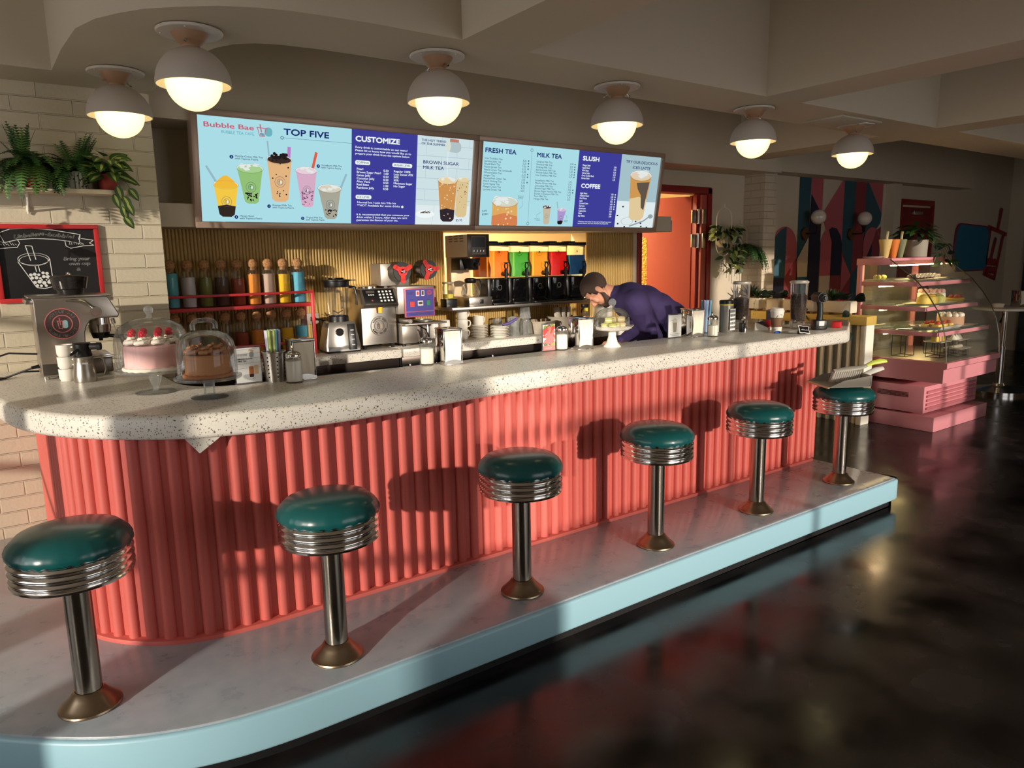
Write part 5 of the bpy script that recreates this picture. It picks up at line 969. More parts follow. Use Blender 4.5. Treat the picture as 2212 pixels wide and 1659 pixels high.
def rosette(b, c, n, L, m, up=.8, seed=1, W=.018):
    rnd = random.Random(seed); b.mat(m)
    for i in range(n): a = i*2.4; f_ = i/n; b.leaf((c[0], c[1], c[2]), (math.cos(a)*(1-f_*.7), math.sin(a)*(1-f_*.7), up*(.25+f_*1.4)), (0, 0, 1), L*(1-.3*f_), W, .3, -.1, 4)
def round_leaves(b, c, n, r_, seed, m):
    rnd = random.Random(seed); b.mat(m)
    for i in range(n): a = rnd.random()*2*PI; p = (c[0]+r_*.7*math.cos(a), c[1]+r_*math.sin(a), c[2]+r_*(rnd.random()*.8-.1)); b.leaf(p, (-.5+.2*rnd.random(), math.sin(a), .3*rnd.random()), (-.6, 0, .8), .085, .07, .08, .3, 6)
t = planter(4.56, .15, 'white planter with spiky aloe, leftmost on the yellow ledge behind the bean jar'); b = B(); rosette(b, (0, -.02, .12), 30, .12, 0, .9, 2, .02); rosette(b, (0, .06, .13), 14, .2, 1, .5, 7, .04); vine(b, [(-.05, -.04, .12), (-.075, -.04, .08), (-.08, -.04, .02), (-.08, -.04, -.04)], .03, .015, 3, 2, 2, 3); obj('plants', b, [GR[0], GR[3], GR[6], GR[7]], t)
t = planter(4.33, .13, 'white planter of dark round leaves on the yellow ledge behind the paper coffee cup'); b = B(); round_leaves(b, (-.02, 0, .15), 16, .07, 4, 0); obj('plants', b, [GR[3]], t)
t = planter(4.13, .16, 'white planter with tiny red succulents on the yellow ledge left of the tall bean jar'); b = B(); rosette(b, (-.01, .03, .12), 18, .05, 0, .4, 3); obj('plants', b, [M('succulent_red', (186, 66, 70), .5)], t)
t = planter(3.95, .13, 'white planter with trailing dark leaves on the yellow ledge behind the bean jar and drill'); b = B(); round_leaves(b, (-.03, .0, .13), 12, .05, 14, 0); vine(b, [(-.05, 0, .12), (-.07, 0, .06), (-.08, 0, -.02), (-.08, 0, -.08)], .07, .06, 3, 0, 0); obj('plants', b, [GR[3]], t)
t = planter(3.66, .27, 'long white planter with aloe, red succulent and hanging leaves near the pink display case'); b = B(); rosette(b, (-.01, .07, .12), 34, .15, 0, 1.0, 5, .022); rosette(b, (-.02, -.02, .12), 16, .05, 2, .4, 3); round_leaves(b, (-.03, -.12, .14), 16, .06, 24, 1); vine(b, [(-.06, -.12, .12), (-.085, -.14, .04), (-.09, -.15, -.05), (-.09, -.16, -.14), (-.09, -.16, -.2)], .08, .06, 8, 1, 1, 3); obj('plants', b, [GR[0], GR[3], MATS['succulent_red'], GR[7]], t)
# ---- things at the far end of the bar
def bean_jar(x, y, fill, label, h=.325):
    t = thing('bean_jar', label, 'jar', (x, y, ZT), 0, 'tall glass jars of coffee beans'); b = B(); b.lathe([(0, 0), (.036, .002), (.045, .012), (.047, .04), (.050, .1), (.057, h-.02), (.057, h-.012)], n=36); obj('glass', b, GL, t)
    b = B(); b.lathe([(0, .068), (.044, .07), (.047, .1), (.047+.006*(fill-.1)/.2, fill-.006), (.03, fill+.004), (0, fill)], n=30); obj('coffee_beans', b, noise_bump(M('bean_fill', (52, 34, 26), .5), 140, 1, .02, 3, tint=((30, 20, 16), (92, 62, 46))), t)
    b = B(); b.lathe([(.058, h-.016), (.061, h-.012), (.061, h-.002), (.05, h+.004), (0, h+.005)], n=36); obj('lid', b, M('lid_grey', (206, 198, 186), .3, .4), t)
    b = B(); b.lathe([(.042, .055), (.046, .058), (.044, .064), (.02, .066), (0, .066)], n=30, cap0=True); obj('valve_base', b, CHROME if y < 3 else GLT, t)
bean_jar(4.16, 3.12, .215, 'tall glass jar half full of coffee beans behind the black barcode jar'); bean_jar(4.425, 2.86, .235, 'tall glass jar of dark coffee beans standing left of the black drill')
t = thing('barcode_jar', 'tall silver jar with black lid and a sheet of barcodes, right of the sugar shaker', 'jar', (3.965, 3.09, ZT)); b = B(); b.lathe([(0, 0), (.041, 0), (.043, .004), (.043, .178), (0, .178)], n=32); obj('jar_body', b, M('jar_tin', (150, 146, 140), .35, .6), t)
b = B(); b.lathe([(.045, .178), (.045, .188), (0, .188)], n=32, cap0=True); obj('lid_band', b, M('lid_band', (206, 190, 70), .5), t); b = B(); b.lathe([(.046, .188), (.046, .207), (.04, .212), (0, .212)], n=32, cap0=True); b.box((.085, -.01, .199), (.1, .014, .01), .003); obj('lid', b, BLACK, t)
b = B(); b.T = Matrix.Rotation(R(10), 4, 'Z') @ Matrix.Translation((.006, -.0448, .015)) @ Matrix.Rotation(PI/2, 4, 'X'); rect(b, -.036, 0, .036, .14, 0); b.m = 1; rnd = random.Random(2)
for r_ in range(5):
    for c in range(18): x = -.034+c*.0038; w_ = .0008+.0014*rnd.random(); rect(b, x, .012+r_*.026, x+w_, .028+r_*.026, .0008)
obj('barcode_sheet', b, [PW, PBk], t)
t = thing('service_bell', 'small chrome and black figure shaped stopper beside the bean jar', 'stopper', (4.075, 3.03, ZT)); b = B(); b.lathe([(0, 0), (.022, 0), (.022, .03), (.01, .045), (.009, .06), (.018, .075), (.01, .09), (.012, .1), (0, .106)], n=18); obj('chrome_body', b, CHROME, t); b = B(); b.box((-.03, -.01, .03), (.03, .03, .06), .006); obj('black_grip', b, BLACK, t)
t = thing('card_terminal', 'white payment terminal with dark screen beside the paper coffee cup', 'terminal', (4.30, 3.02, ZT), R(20)); b = B(); b.rings([[(x, y, z) for x, y, z in ((-.08, -.04, a), (.08, -.04, a), (.08, .05, c), (-.08, .05, c))] for a, c in ((0, 0), (.012, .045), (.016, .052))]); obj('case', b, WHITE, t); b = B(); b.poly([(-.06, -.032, .0195), (.06, -.032, .0195), (.06, .042, .050), (-.06, .042, .050)]); obj('screen', b, BLACK, t)
t = thing('paper_coffee_cup', 'white takeaway coffee cup with brown sleeve and dark green round emblem', 'cup', (4.25, 2.90, ZT)); b = B(); b.lathe([(0, .002), (.03, .002), (.031, 0), (.043, .128), (0, .128)], n=32); obj('cup_body', b, M('cup_paper', (232, 226, 212), .6), t)
b = B(); b.lathe([(.0455, .126), (.0455, .136), (.042, .139), (.040, .15), (.036, .152), (.034, .149), (0, .148)], n=32); obj('lid', b, M('lid_white', (238, 232, 222), .35), t)
b = B(); b.lathe([(.0345, .03), (.0352, .028), (.0418, .088), (.0411, .09)], n=32); sl = obj('sleeve', b, M('sleeve_brown', (124, 92, 64), .8), t)
def wrapc(b, r0, k, h0):      # bends flat x,y,z marks of the current mesh round a tapered cup
    for v in b.bm.verts: x, y, z = v.co; r_ = r0+k*(y+h0)+z; a = x/r0-PI/2-.35; v.co = (r_*math.cos(a), r_*math.sin(a), y+h0)
b = B(); disc(b, (0, .02), .0225, .0006, 28); b.m = 1; ring(b, (0, .02), .017, .0022, .0012); line2(b, [(-.010, .006), (-.008, .03)], .004, .0012); line2(b, [(.010, .006), (.008, .03)], .004, .0012); line2(b, [(-.012, .012), (-.004, .022), (.004, .022), (.012, .012)], .003, .0013); disc(b, (0, .026), .005, .0013, 12); line2(b, [(-.006, .034), (0, .038), (.006, .034)], .003, .0013); wrapc(b, .031, .094, .07); obj('round_emblem', b, [M('emblem_green', (28, 52, 44), .5), M('emblem_white', (226, 224, 214), .5)], t)
b = B()
for k in range(4): line2(b, [(.004+k*.007, -.028), (.006+k*.007, -.012), (.003+k*.007, .004), (.008+k*.007, .02)], .0022, .0016)
wrapc(b, .0315, .105, .058); obj('sleeve_print', b, M('sleeve_ink', (50, 36, 28), .7), t)
t = thing('ballpoint_pen', 'blue capped clear ballpoint pen lying on the worktop', 'pen', (4.17, 2.80, ZT+.006), R(-14)); b = B(); b.cyl((-.02, 0, 0), (.10, 0, 0), .0045, n=6); obj('barrel', b, GLT, t); b = B(); b.cyl((-.065, 0, 0), (-.02, 0, 0), .0055, .0065, 10); b.box((-.045, 0, .007), (.035, .003, .003), .001); obj('cap', b, M('pen_blue', (28, 80, 160), .4), t)
t = thing('tag_sign', 'tiny black scalloped tag sign with a white edge at the front of the worktop', 'sign', (4.18, 2.655, ZT), R(-10)); P = [(-.043, -.026), (-.02, -.026), (0, -.022), (.02, -.026), (.043, -.026), (.04, 0), (.043, .026), (.02, .026), (0, .022), (-.02, .026), (-.043, .026), (-.04, 0)]
b = B(); b.T = Matrix.Translation((0, 0, .03)) @ Matrix.Rotation(R(62), 4, 'X') @ Matrix.Rotation(R(-8), 4, 'Z'); b.prism(P, -.002, .001, .0005); obj('tag_edge', b, M('tag_white', (232, 228, 220), .5), t); b = B(); b.T = Matrix.Translation((0, 0, .03)) @ Matrix.Rotation(R(62), 4, 'X') @ Matrix.Rotation(R(-8), 4, 'Z'); b.prism([(x*.88, y*.84) for x, y in P], .0005, .002); b.m = 1; scrawl(b, -.026, .026, -.006, .011, .0018, .0026, 9); obj('tag_face', b, [BLACK, MATS['tag_white']], t)
b = B(); b.box((0, .02, .012), (.04, .03, .024), .003); obj('stand', b, BLACK, t)
t = thing('cordless_drill', 'black cordless driver standing upright on its battery at the end of the bar', 'drill', (4.50, 2.75, ZT), R(-30)); b = B(); b.box((0, 0, .035), (.085, .07, .065), .008); obj('battery', b, BLACK, t); b = B(); b.T = Matrix.Translation((0, -.0355, .042)) @ Matrix.Rotation(PI/2, 4, 'X'); rect(b, -.018, -.012, .018, .018, .0006); obj('battery_label', b, PW, t)
b = B(); b.tube([(0, 0, .06), (.004, 0, .1), (.004, .002, .15), (0, .005, .19)], [.022, .02, .019, .021], 12); obj('grip', b, M('grip_green_black', (20, 30, 26), .5), t); b = B(); b.cyl((0, .06, .215), (0, -.035, .215), .034, .033, 24); b.cyl((0, -.035, .215), (0, -.06, .215), .03, .018, 24); b.cyl((0, -.06, .215), (0, -.075, .215), .014, .010, 16); obj('motor_head', b, M('drill_grey', (44, 42, 42), .4), t)
o = obj('tool_pouch', B().box((0, 0, .03), (.1, .06, .058), .012), M('pouch_red', (206, 36, 44), .6)); o.location = (4.37, 3.02, ZT); tag(o, 'red pouch on the worktop between the paper cup and the tall bean jar', 'pouch')
o = obj('metal_bracket', B().rings([[(x, y, z) for x, y in ((-.02, -.02), (.02, -.02), (.02, .02), (-.02, .02))] for z in (0, .12)]), STEEL); o.location = (4.42, 3.07, ZT); tag(o, 'plain steel box section standing behind the red pouch', 'metal box')
b = B(); b.box((0, 0, .014), (.24, .035, .026), .008); b.box((-.13, .0, .022), (.06, .06, .042), .008); o = obj('red_toolbar', b, M('tool_red', (216, 40, 44), .5)); o.location = (4.82, 2.80, ZT); o.rotation_euler.z = R(26); tag(o, 'long red plastic tool lying right of the drill at the bar end', 'tool')
# ---- painted wall, wall lamps and the second door
MU = [M('mural_teal', (44, 82, 96), .7), M('mural_pink', (186, 92, 100), .7), M('mural_maroon', (140, 52, 58), .7), M('mural_navy', (28, 28, 56), .7), M('mural_cream', (206, 188, 166), .7)]
t = thing('wall_mural', 'geometric teal, pink, maroon and navy painting with arches on the far wall', 'mural', (0, 4.799, 0)); t.rotation_euler = (PI/2, 0, 0)
def arc(x0, x1, zt, zb, h): n_ = 18; return [(x0, zb)]+[((x0+x1)/2-(x1-x0)/2*math.cos(PI*i/n_), zt-h+h*math.sin(PI*i/n_)) for i in range(n_+1)]+[(x1, zb)]
zz = 0
for m, P in ((0, [(7.34, .6), (7.56, .6), (7.56, 2.42), (7.34, 2.42)]), (3, [(7.56, .6), (7.79, .6), (7.79, 1.97), (7.57, 2.2), (7.56, 1.6)]), (1, [(7.56, 2.42), (7.79, 2.42), (7.79, 1.97), (7.565, 2.2)]), (4, [(7.79, 2.42), (8.23, 2.42), (7.80, 1.97)]), (1, [(8.23, 2.40), (8.23, .6), (8.0, 1.6), (7.79, 1.97)]), (2, [(8.0, .6), (8.46, .6), (8.46, 1.5), (8.23, 1.6), (8.02, 1.28)]),
             (0, [(8.23, 2.42), (8.47, 2.42), (8.47, 1.27), (8.35, 1.4), (8.23, 1.6)]), (2, [(8.47, 2.42), (8.70, 2.42), (8.70, .6), (8.47, .6)]), (0, [(8.70, 2.42), (9.09, 2.0), (9.07, 1.89), (8.9, 1.75), (8.70, 1.68)]), (1, [(8.70, 2.42), (9.09, 2.42), (9.09, 2.0)]), (2, [(8.7, .6), (9.09, .6), (9.09, 1.85), (8.7, 1.68)]), (0, [(8.46, .6), (8.7, .6), (8.7, 1.45), (8.46, 1.27)]),
             (1, arc(6.88, 7.33, 1.83, 1.0, .22)), (0, [(6.88, 1.28), (7.13, 1.28), (7.13, 1.83), (7.02, 1.79), (6.93, 1.72), (6.88, 1.61)]), (3, [(6.88, .6), (7.12, .6), (7.12, 1.28), (6.88, 1.28)]), (4, [(7.35, 1.28), (7.55, 1.28), (7.55, 1.72), (7.35, 1.48)]), (2, [(7.34, .6), (7.34, 1.5), (7.11, 1.27), (7.4, .9)]), (0, [(7.35, 1.28), (7.55, 1.28), (7.55, 1.18), (7.38, 1.18)]),
             (1, arc(7.79, 8.23, 1.83, 1.28, .2)), (3, [(8.01, 1.28), (8.23, 1.28), (8.23, 1.64), (8.19, 1.74), (8.1, 1.82), (8.0, 1.83), (7.94, 1.80), (8.01, 1.66)]), (4, [(7.79, .6), (8.01, .6), (8.01, 1.28), (7.79, 1.28)]), (1, [(8.24, 1.06), (8.46, 1.27), (8.25, 1.5)]), (1, arc(8.70, 9.08, 1.84, 1.2, .18)), (3, [(8.70, 1.2), (8.9, 1.2), (8.9, 1.66), (8.70, 1.36)]), (2, [(8.9, 1.2), (9.08, 1.2), (9.08, 1.7), (8.98, 1.82), (8.9, 1.66)])):
    zz += .0004; b = B(); b.poly([(x, z, .001+zz) for x, z in P]); obj('painted_shape', b, MU[m], t)
def sconce(x, label):
    t = thing('wall_lamp', label, 'wall lamp', (x, 4.785, 1.755), 0, 'globe wall lamps on the mural'); b = B(); b.cyl((0, 0, 0), (0, -.018, 0), .07, .066, 28); obj('back_plate', b, M('aged_brass', (120, 78, 48), .4, .7), t)
    b = B(); b.tube([(0, -.018, 0), (0, -.13, 0), (.01, -.15, .02), (.012, -.15, .08)], .008, 10); b.lathe([(.012, .02), (.02, .03), (.02, .07), (.032, .085), (.032, .095)], (.012, -.15, 0), 18); obj('arm', b, M('lamp_iron', (66, 54, 46), .4, .8), t)
    b = B(); b.sph((.012, -.15, .172), .08, n=28, m=16); obj('globe', b, M('opal_globe', (226, 214, 200), .15, coat=.3), t)
sconce(7.46, 'unlit white globe wall lamp on the left of the painted wall'); sconce(8.40, 'unlit white globe wall lamp on the right of the painted wall')
t = thing('door_2', 'dark red door with closer beyond the display case', 'door', (0, 0, 0)); t['kind'] = 'structure'
for c, d in (((9.52, 4.79, 1.07), (.06, .04, 2.14)), ((10.36, 4.79, 1.07), (.06, .04, 2.14)), ((9.94, 4.79, 2.16), (.9, .04, .07))): obj('door_frame', B().box(c, d, .003), DR, t)
obj('door_leaf', B().box((9.94, 4.795, 1.05), (.78, .03, 2.1), .003), M('door_dark_red', (124, 34, 32), .45), t); obj('door_closer', B().box((9.90, 4.76, 2.03), (.24, .05, .05), .006), STEEL, t)
b = B(); b.box((9.24, 4.74, 1.2), (.16, .12, 2.36)); struct('trim_13', b, PLASTER); b = B(); b.box((12.84, 4.25, 1.5), (.1, .55, 3)); struct('wall_pillar', b, noise_bump(M('dark_timber', (44, 48, 52), .7), 5, .4, .02, 4, tint=((34, 38, 44), (62, 68, 74))))
t = thing('wall_sign', 'teal rounded wall panel and red outlined bubble tea cup on the far wall', 'wall sign', (0, 4.79, 0)); t.rotation_euler = (PI/2, 0, 0)
b = B(); b.T = Matrix.Translation((11.62, 1.56, .008)); P = []
for cx, cy, a in ((.40, .17, 0), (-.40, .20, 90), (-.44, -.16, 180), (.40, -.16, 270)): P += [(cx+.14*math.cos(R(a+90*i/8)), cy+.16*math.sin(R(a+90*i/8))) for i in range(9)]
b.prism(P, -.006, .006, .003); obj('panel_edge', b, M('sign_maroon', (132, 36, 70), .6), t); b = B(); b.T = Matrix.Translation((11.62, 1.56, .008)); b.prism([(x*.95, y*.94) for x, y in P], .0, .010); obj('teal_panel', b, M('sign_teal', (26, 112, 146), .6), t)
b = B(); b.T = Matrix.Translation((12.36, 1.52, .012)) @ Matrix.Rotation(R(-3), 4, 'Z')
for Q in ([(-.26, .34), (.36, .27)], [(-.2, .33), (-.24, -.34), (.12, -.40), (.28, .27)], [(.12, .62), (.06, .33)], [(.02, .18), (-.06, -.1)]):
    for (x0, y0), (x1, y1) in zip(Q, Q[1:]): b.box(((x0+x1)/2, (y0+y1)/2, 0), (math.dist((x0, y0), (x1, y1))+.04, .055, .012), .002, rot=Matrix.Rotation(math.atan2(y1-y0, x1-x0), 4, 'Z'))
for k in range(6): b.lathe([(.055, -.006), (.055, .006), (0, .007)], (-.13+.1*(k % 3), -.16-.12*(k//3), 0), 16)
obj('cup_outline', b, M('sign_red', (150, 34, 40), .6), t)
t = thing('ceiling_hatch', 'flat square hatch panel in the soffit beside the last ceiling lamp', 'ceiling hatch', (4.95, 2.93, ZS)); b = B(); b.box((0, 0, -.006), (.5, .3, .012), .003); obj('panel', b, M('hatch_cream', (198, 188, 168), .6), t); b = B(); b.box((.16, -.09, -.014), (.12, .05, .006), .002); obj('latch', b, WHITE, t)
# ================================================================ pink display case
PK, PKD = M('case_pink', (216, 140, 148), .4), M('case_pink_dark', (200, 120, 128), .4)
X0, X1 = 6.46, 7.5
t = thing('display_case', 'pink curved glass bakery display case on a plinth with four lit shelves', 'display case')
b = B(); b.box(((X0+X1)/2, 3.24, .065), (X1-X0, .8, .13), .006); obj('plinth', b, PK, t)
b = B(); b.box(((X0+X1)/2, 3.28, .265), (X1-X0-.02, .68, .235), .004); obj('lower_body', b, PK, t)
b = B(); b.box((X0-.001, 3.2, .30), (.004, .28, .045), .001); b2 = b
obj('side_grille', b, M('grille_pink', (176, 96, 100), .5), t); b = B()
for i in range(24):
    for j in range(4): b.box((X0-.004, 3.07+i*.0115, .283+j*.0115), (.003, .007, .007))
obj('grille_holes', b, M('grille_dark', (44, 24, 26), .6), t)
for k in range(5):
    b = B(); b.box(((X0+X1)/2, 2.936, .33-k*.036), (X1-X0-.1, .018, .02), .003, rot=Matrix.Rotation(R(25), 4, 'X')); obj('front_louvre', b, PKD, t)
b = B(); b.rings([[(x, y, z) for y, z in ((2.795, .43), (2.795, .545), (2.77, .56), (2.77, .605), (3.61, .605), (3.61, .43))] for x in (X0, X1)]); obj('deck_box', b, PK, t)
b = B(); b.box(((X0+X1)/2, 3.2, .607), (X1-X0-.04, .8, .006)); obj('deck_plate', b, STEEL, t)
for x in (X0+.02, X1-.02):
    b = B(); b.box((x, 3.575, 1.04), (.035, .05, .88), .003); obj('rear_post', b, PK, t)
b = B(); b.box(((X0+X1)/2, 3.45, 1.452), (X1-X0, .32, .06), .004); obj('top_board', b, PK, t)
for z, y0 in ((1.265, 3.06), (1.055, 2.98), (.845, 2.87)):
    b = B(); b.box(((X0+X1)/2, (y0+3.55)/2, z+.014), (X1-X0-.05, 3.55-y0, .008), .001); obj('glass_shelf', b, glass('shelf_glass', (240, 248, 244), .05), t)
    b = B(); b.box((X0+.02, (y0+3.55)/2, z-.008), (.03, 3.55-y0, .036), .002); b.box((X1-.02, (y0+3.55)/2, z-.008), (.03, 3.55-y0, .036), .002); b.box(((X0+X1)/2, y0+.01, z-.008), (X1-X0-.03, .02, .034), .002); obj('shelf_rail', b, PK, t)
gp = [(3.31, 1.475), (3.24, 1.42), (3.15, 1.35), (3.06, 1.28), (2.96, 1.16), (2.88, 1.04), (2.83, .92), (2.795, .78), (2.78, .61)]
b = B(); b.rings([[(x, y, z) for y, z in gp] for x in (X0+.004, X1-.004)], closed=False); obj('curved_glass', b, glass('case_glass', (252, 254, 253), .012, .02, .8), t)
for x in (X0+.003, X1-.003):
    b = B(); b.poly([(x, y, z) for y, z in gp]+[(x, 3.56, .61), (x, 3.56, 1.42)]); obj('side_glass', b, glass('case_glass'), t)
    b = B(); b.tube([(x, y, z) for y, z in gp], .005, 6); obj('glass_edge', b, DSTEEL, t)
b = B(); b.box(((X0+X1)/2, 3.32, 1.418), (X1-X0-.1, .018, .012), .003); tube_ = obj('light_tube', b, M('lit_tube', (255, 236, 196), .5, emit=50, ecol=(255, 226, 170)), t)
for z, y in ((1.246, 3.42), (1.036, 3.40), (.826, 3.35)): obj('light_tube', B().box(((X0+X1)/2, y, z-.016), (X1-X0-.12, .012, .01), .003), M('lit_strip', (255, 236, 196), .5, emit=34, ecol=(255, 222, 150)), t)
b = B(); b.box(((X0+X1)/2, 3.585, .95), (X1-X0-.06, .006, .68)); obj('rear_glass', b, glass('rear_glass', (226, 220, 206), .05), t)
# food: labels say what lies where
PL, YC, GC = M('platter', (226, 220, 206), .3), M('lemon_cream', (236, 206, 84), .6), M('matcha_cream', (176, 176, 90), .6)
def platter(x, y, z, w_, d_, label, h=.012):
    t = thing('serving_platter', label, 'platter', (x, y, z), 0, 'serving platters in the display case'); b = B(); b.rings([[(sx*w_*k, sy*d_*k, zz_) for sx, sy in ((-.5, -.5), (.5, -.5), (.5, .5), (-.5, .5))] for zz_, k in ((0, .82), (.003, .86), (h, 1), (h, .96), (.006, .84))]); obj('dish', b, PL, t)
def food(name, label, cat, loc, b, m, grp=None): o = obj(name, b, m); o.location = loc; return tag(o, label, cat, grp)
zs1, zs2, zs3, zd = 1.283, 1.073, .863, .611
platter(6.84, 3.22, zs1, .5, .22, 'long white platter of cream tipped rolls on the top shelf'); platter(7.2, 3.3, zs1, .3, .2, 'white platter of yellow slices on the top shelf')
for i in range(6): b = B(); b.sph((0, 0, .028), .026, (1, 1.9, 1), 14, 8); b.m = 1; b.sph((0, -.045, .034), .02, (1, .9, 1), 10, 6); food('choux_roll', 'dark roll with white cream end, %s of the row on the top shelf' % ('first', 'second', 'third', 'fourth', 'fifth', 'sixth')[i], 'pastry', (6.66+i*.062, 3.2, zs1+.006), b, [M('choc_roll', (52, 34, 26), .5), CREAM], 'cream tipped rolls')
for i in range(6): b = B(); b.prism([(0, 0), (.03, 0), (.03, .09), (0, .09)], 0, .034, .003); food('lemon_slice', 'pale yellow cake slice, %s of the row on the top shelf' % ('first', 'second', 'third', 'fourth', 'fifth', 'last')[i], 'cake slice', (7.08+i*.042, 3.26, zs1+.006), b, YC if i < 4 else CREAM, 'yellow slices')
b = B()
for i in range(7): a = i*.9; b.sph((.05*math.cos(a), .03*math.sin(a), .03), .022, n=10, m=6)
food('cream_dessert', 'pale green cream dessert at the left end of the top shelf', 'dessert', (6.56, 3.44, zs1), b, [GC])
platter(6.84, 3.12, zs2, .52, .24, 'white platter of dome cakes on the second shelf')
for i in range(3): b = B(); b.lathe([(0, 0), (.055, 0), (.058, .04), (.05, .06), (.035, .068), (.034, .075), (0, .085)], n=24); food('dome_cake', '%s dome cake on the second shelf of the case' % ('yellow', 'golden', 'green topped')[i], 'cake', (6.68+i*.13, 3.10, zs2+.006), b, (YC, YC, GC)[i], 'dome cakes')
b = B(); b.lathe([(0, 0), (.115, 0), (.115, .08), (.1, .09), (0, .09)], n=40); b.m = 1
for i in range(12): a = i*PI/6; b.sph((.092*math.cos(a), .092*math.sin(a), .098), .022, n=10, m=6)
food('frosted_cake', 'round white frosted cake with pink tops on the second shelf', 'cake', (7.12, 3.24, zs2), b, [CREAM, PINKC])
b = B(); b.lathe([(0, 0), (.07, 0), (.08, .02), (.075, .03), (0, .032)], n=28); b.m = 1
for i in range(5): a = i*1.26; b.sph((.04*math.cos(a), .04*math.sin(a), .04), .02, n=10, m=6)
food('fruit_tart', 'small fruit tart at the right end of the second shelf', 'tart', (7.37, 3.14, zs2), b, [YC, M('strawberry', (186, 62, 44), .4)])
platter(6.78, 3.02, zs3, .42, .26, 'deep white platter of strawberry topped pieces on the third shelf', .03); platter(7.12, 3.05, zs3, .4, .3, 'broad white platter under the tall cream cake on the third shelf')
for i in range(5): b = B(); b.box((0, 0, .02), (.08, .06, .03), .008); b.m = 1; b.sph((0, 0, .045), .022, (1, 1, .8), 12, 7); food('strawberry_piece', 'custard piece with strawberry, %s on the deep platter' % ('front left', 'front centre', 'front right', 'rear left', 'rear right')[i], 'pastry', (6.68+(i % 3)*.1, 2.97+.09*(i//3), zs3+.01), b, [M('custard', (238, 206, 110), .5), MATS['strawberry']], 'strawberry pieces')
b = B(); b.lathe([(0, 0), (.11, 0), (.11, .075), (0, .075)], n=40); b.m = 1
for i in range(11): a = i*2*PI/11; b.sph((.088*math.cos(a), .088*math.sin(a), .086), .024, n=10, m=6)
food('layered_cake', 'tall cream topped layered cake on the third shelf', 'cake', (7.17, 3.08, zs3+.008), b, [M('sponge', (196, 150, 116), .7), CREAM])
WIRE = M('wire_black', (20, 18, 18), .4, .6)
for i, (x, y, h, s_, c) in enumerate(((6.66, 3.24, .19, 'empty dish at the left', None), (6.78, 3.0, .13, 'dish of yellow topped cubes', YC), (7.0, 3.12, .16, 'dish of bright yellow squares', YC), (7.0, 2.93, .06, 'low front dish of dark dotted pieces', CREAM), (7.22, 3.04, .11, 'dish of pale cream peaks', CREAM))):
    t = thing('wire_riser', 'black wire riser under the %s, on the case floor' % s_, 'riser', (x, y, zd), 0, 'wire risers in the display case'); b = B()
    for sx in (-1, 1):
        for sy in (-1, 1): b.tube([(sx*.08, sy*.06, .004), (sx*.08, sy*.06, h)], .003, 5)
    P = [(-.08, -.06), (.08, -.06), (.08, .06), (-.08, .06)]
    for z in (.004, h): b.tube([(px, py, z) for px, py in P], .003, 5, True)
    obj('frame', b, WIRE, t); platter(x, y, zd+h+.003, .22, .16, 'white %s on a wire riser on the case floor' % s_)
    if c:
        for k in range(3):
            b = B()
            if i == 4: b.lathe([(.03, 0), (.032, .01), (.014, .035), (0, .055)], n=14, cap0=True)
            elif i == 3: b.sph((0, 0, .014), .022, (1.2, 1, .6), 10, 6)
            else: b.box((0, 0, .024), (.045, .05, .048), .004)
            food('petit_four', '%s little cake on the %s' % (('left', 'middle', 'right')[k], s_), 'cake', (x-.055+k*.055, y, zd+h+.0095), b, (c, M('pastel_pink', (226, 178, 150), .6), c)[k] if i < 3 else c, 'little cakes on the %s' % s_)
# on top of the case
for i, (x, c) in enumerate(((6.62, (206, 176, 110)), (6.76, (214, 120, 40)), (6.88, (136, 142, 104)))):
    t = thing('waffle_cone_cup', '%s cone shaped cup standing on top of the pink case' % ('tan', 'orange', 'grey green')[i], 'cup', (x, 3.44, 1.4825), 0, 'cone cups on the display case'); b = B(); b.lathe([(0, 0), (.028, 0), (.056, .165), (.053, .165), (.026, .01), (0, .01)], n=24); obj('cone', b, noise_bump(M('cone_%d' % i, c, .7), 40, .5, .004), t)
    if i != 1: b = B(); b.tube([(.01, 0, .1), (.02, 0, .2), (.03, 0, .235)], .012, 8); obj('stick', b, M('stick_cream', (206, 186, 140), .6), t)
b = B(); b.lathe([(0, 0), (.06, 0), (.09, .012), (.088, .014), (.05, .006), (0, .006)], n=28); food('tray_plate', 'flat pale plate at the left corner on top of the pink case', 'plate', (6.54, 3.5, 1.4825), b, WHITE)
t = pot('potted_plant', 'leafy trailing plant in a grey square pot on top of the pink case', (7.14, 3.42, 1.4825), [(0, 0), (.085, 0), (.095, .004), (.1, .16), (.094, .16), (.08, .02), (0, .02)], M('pot_grey', (150, 142, 126), .7), (.09, .15)); b = B(); rnd = random.Random(31)
for k in range(90): a = rnd.random()*2*PI; r_ = .03+.12*rnd.random(); b.mat(rnd.choice((0, 0, 1, 3))); b.leaf((r_*math.cos(a), r_*math.sin(a), .17+.17*rnd.random()*(1.1-r_*5)), (math.cos(a), math.sin(a), .5-.8*rnd.random()), (0, -.4, .9), .1, .045, .15, .4)
for k in range(7): x = .06+.05*k; vine(b, [(x*.5, -.06, .18), (x, -.12, .12), (x+.04, -.15, .03), (x+.09, -.17, -.04), (x+.12, -.18, -.1)], .085, .038, 50+k, 1 if k % 2 else 0, 3, 2)
obj('leaves', b, [GR[0], GR[1], GR[7], GR[3]], t)
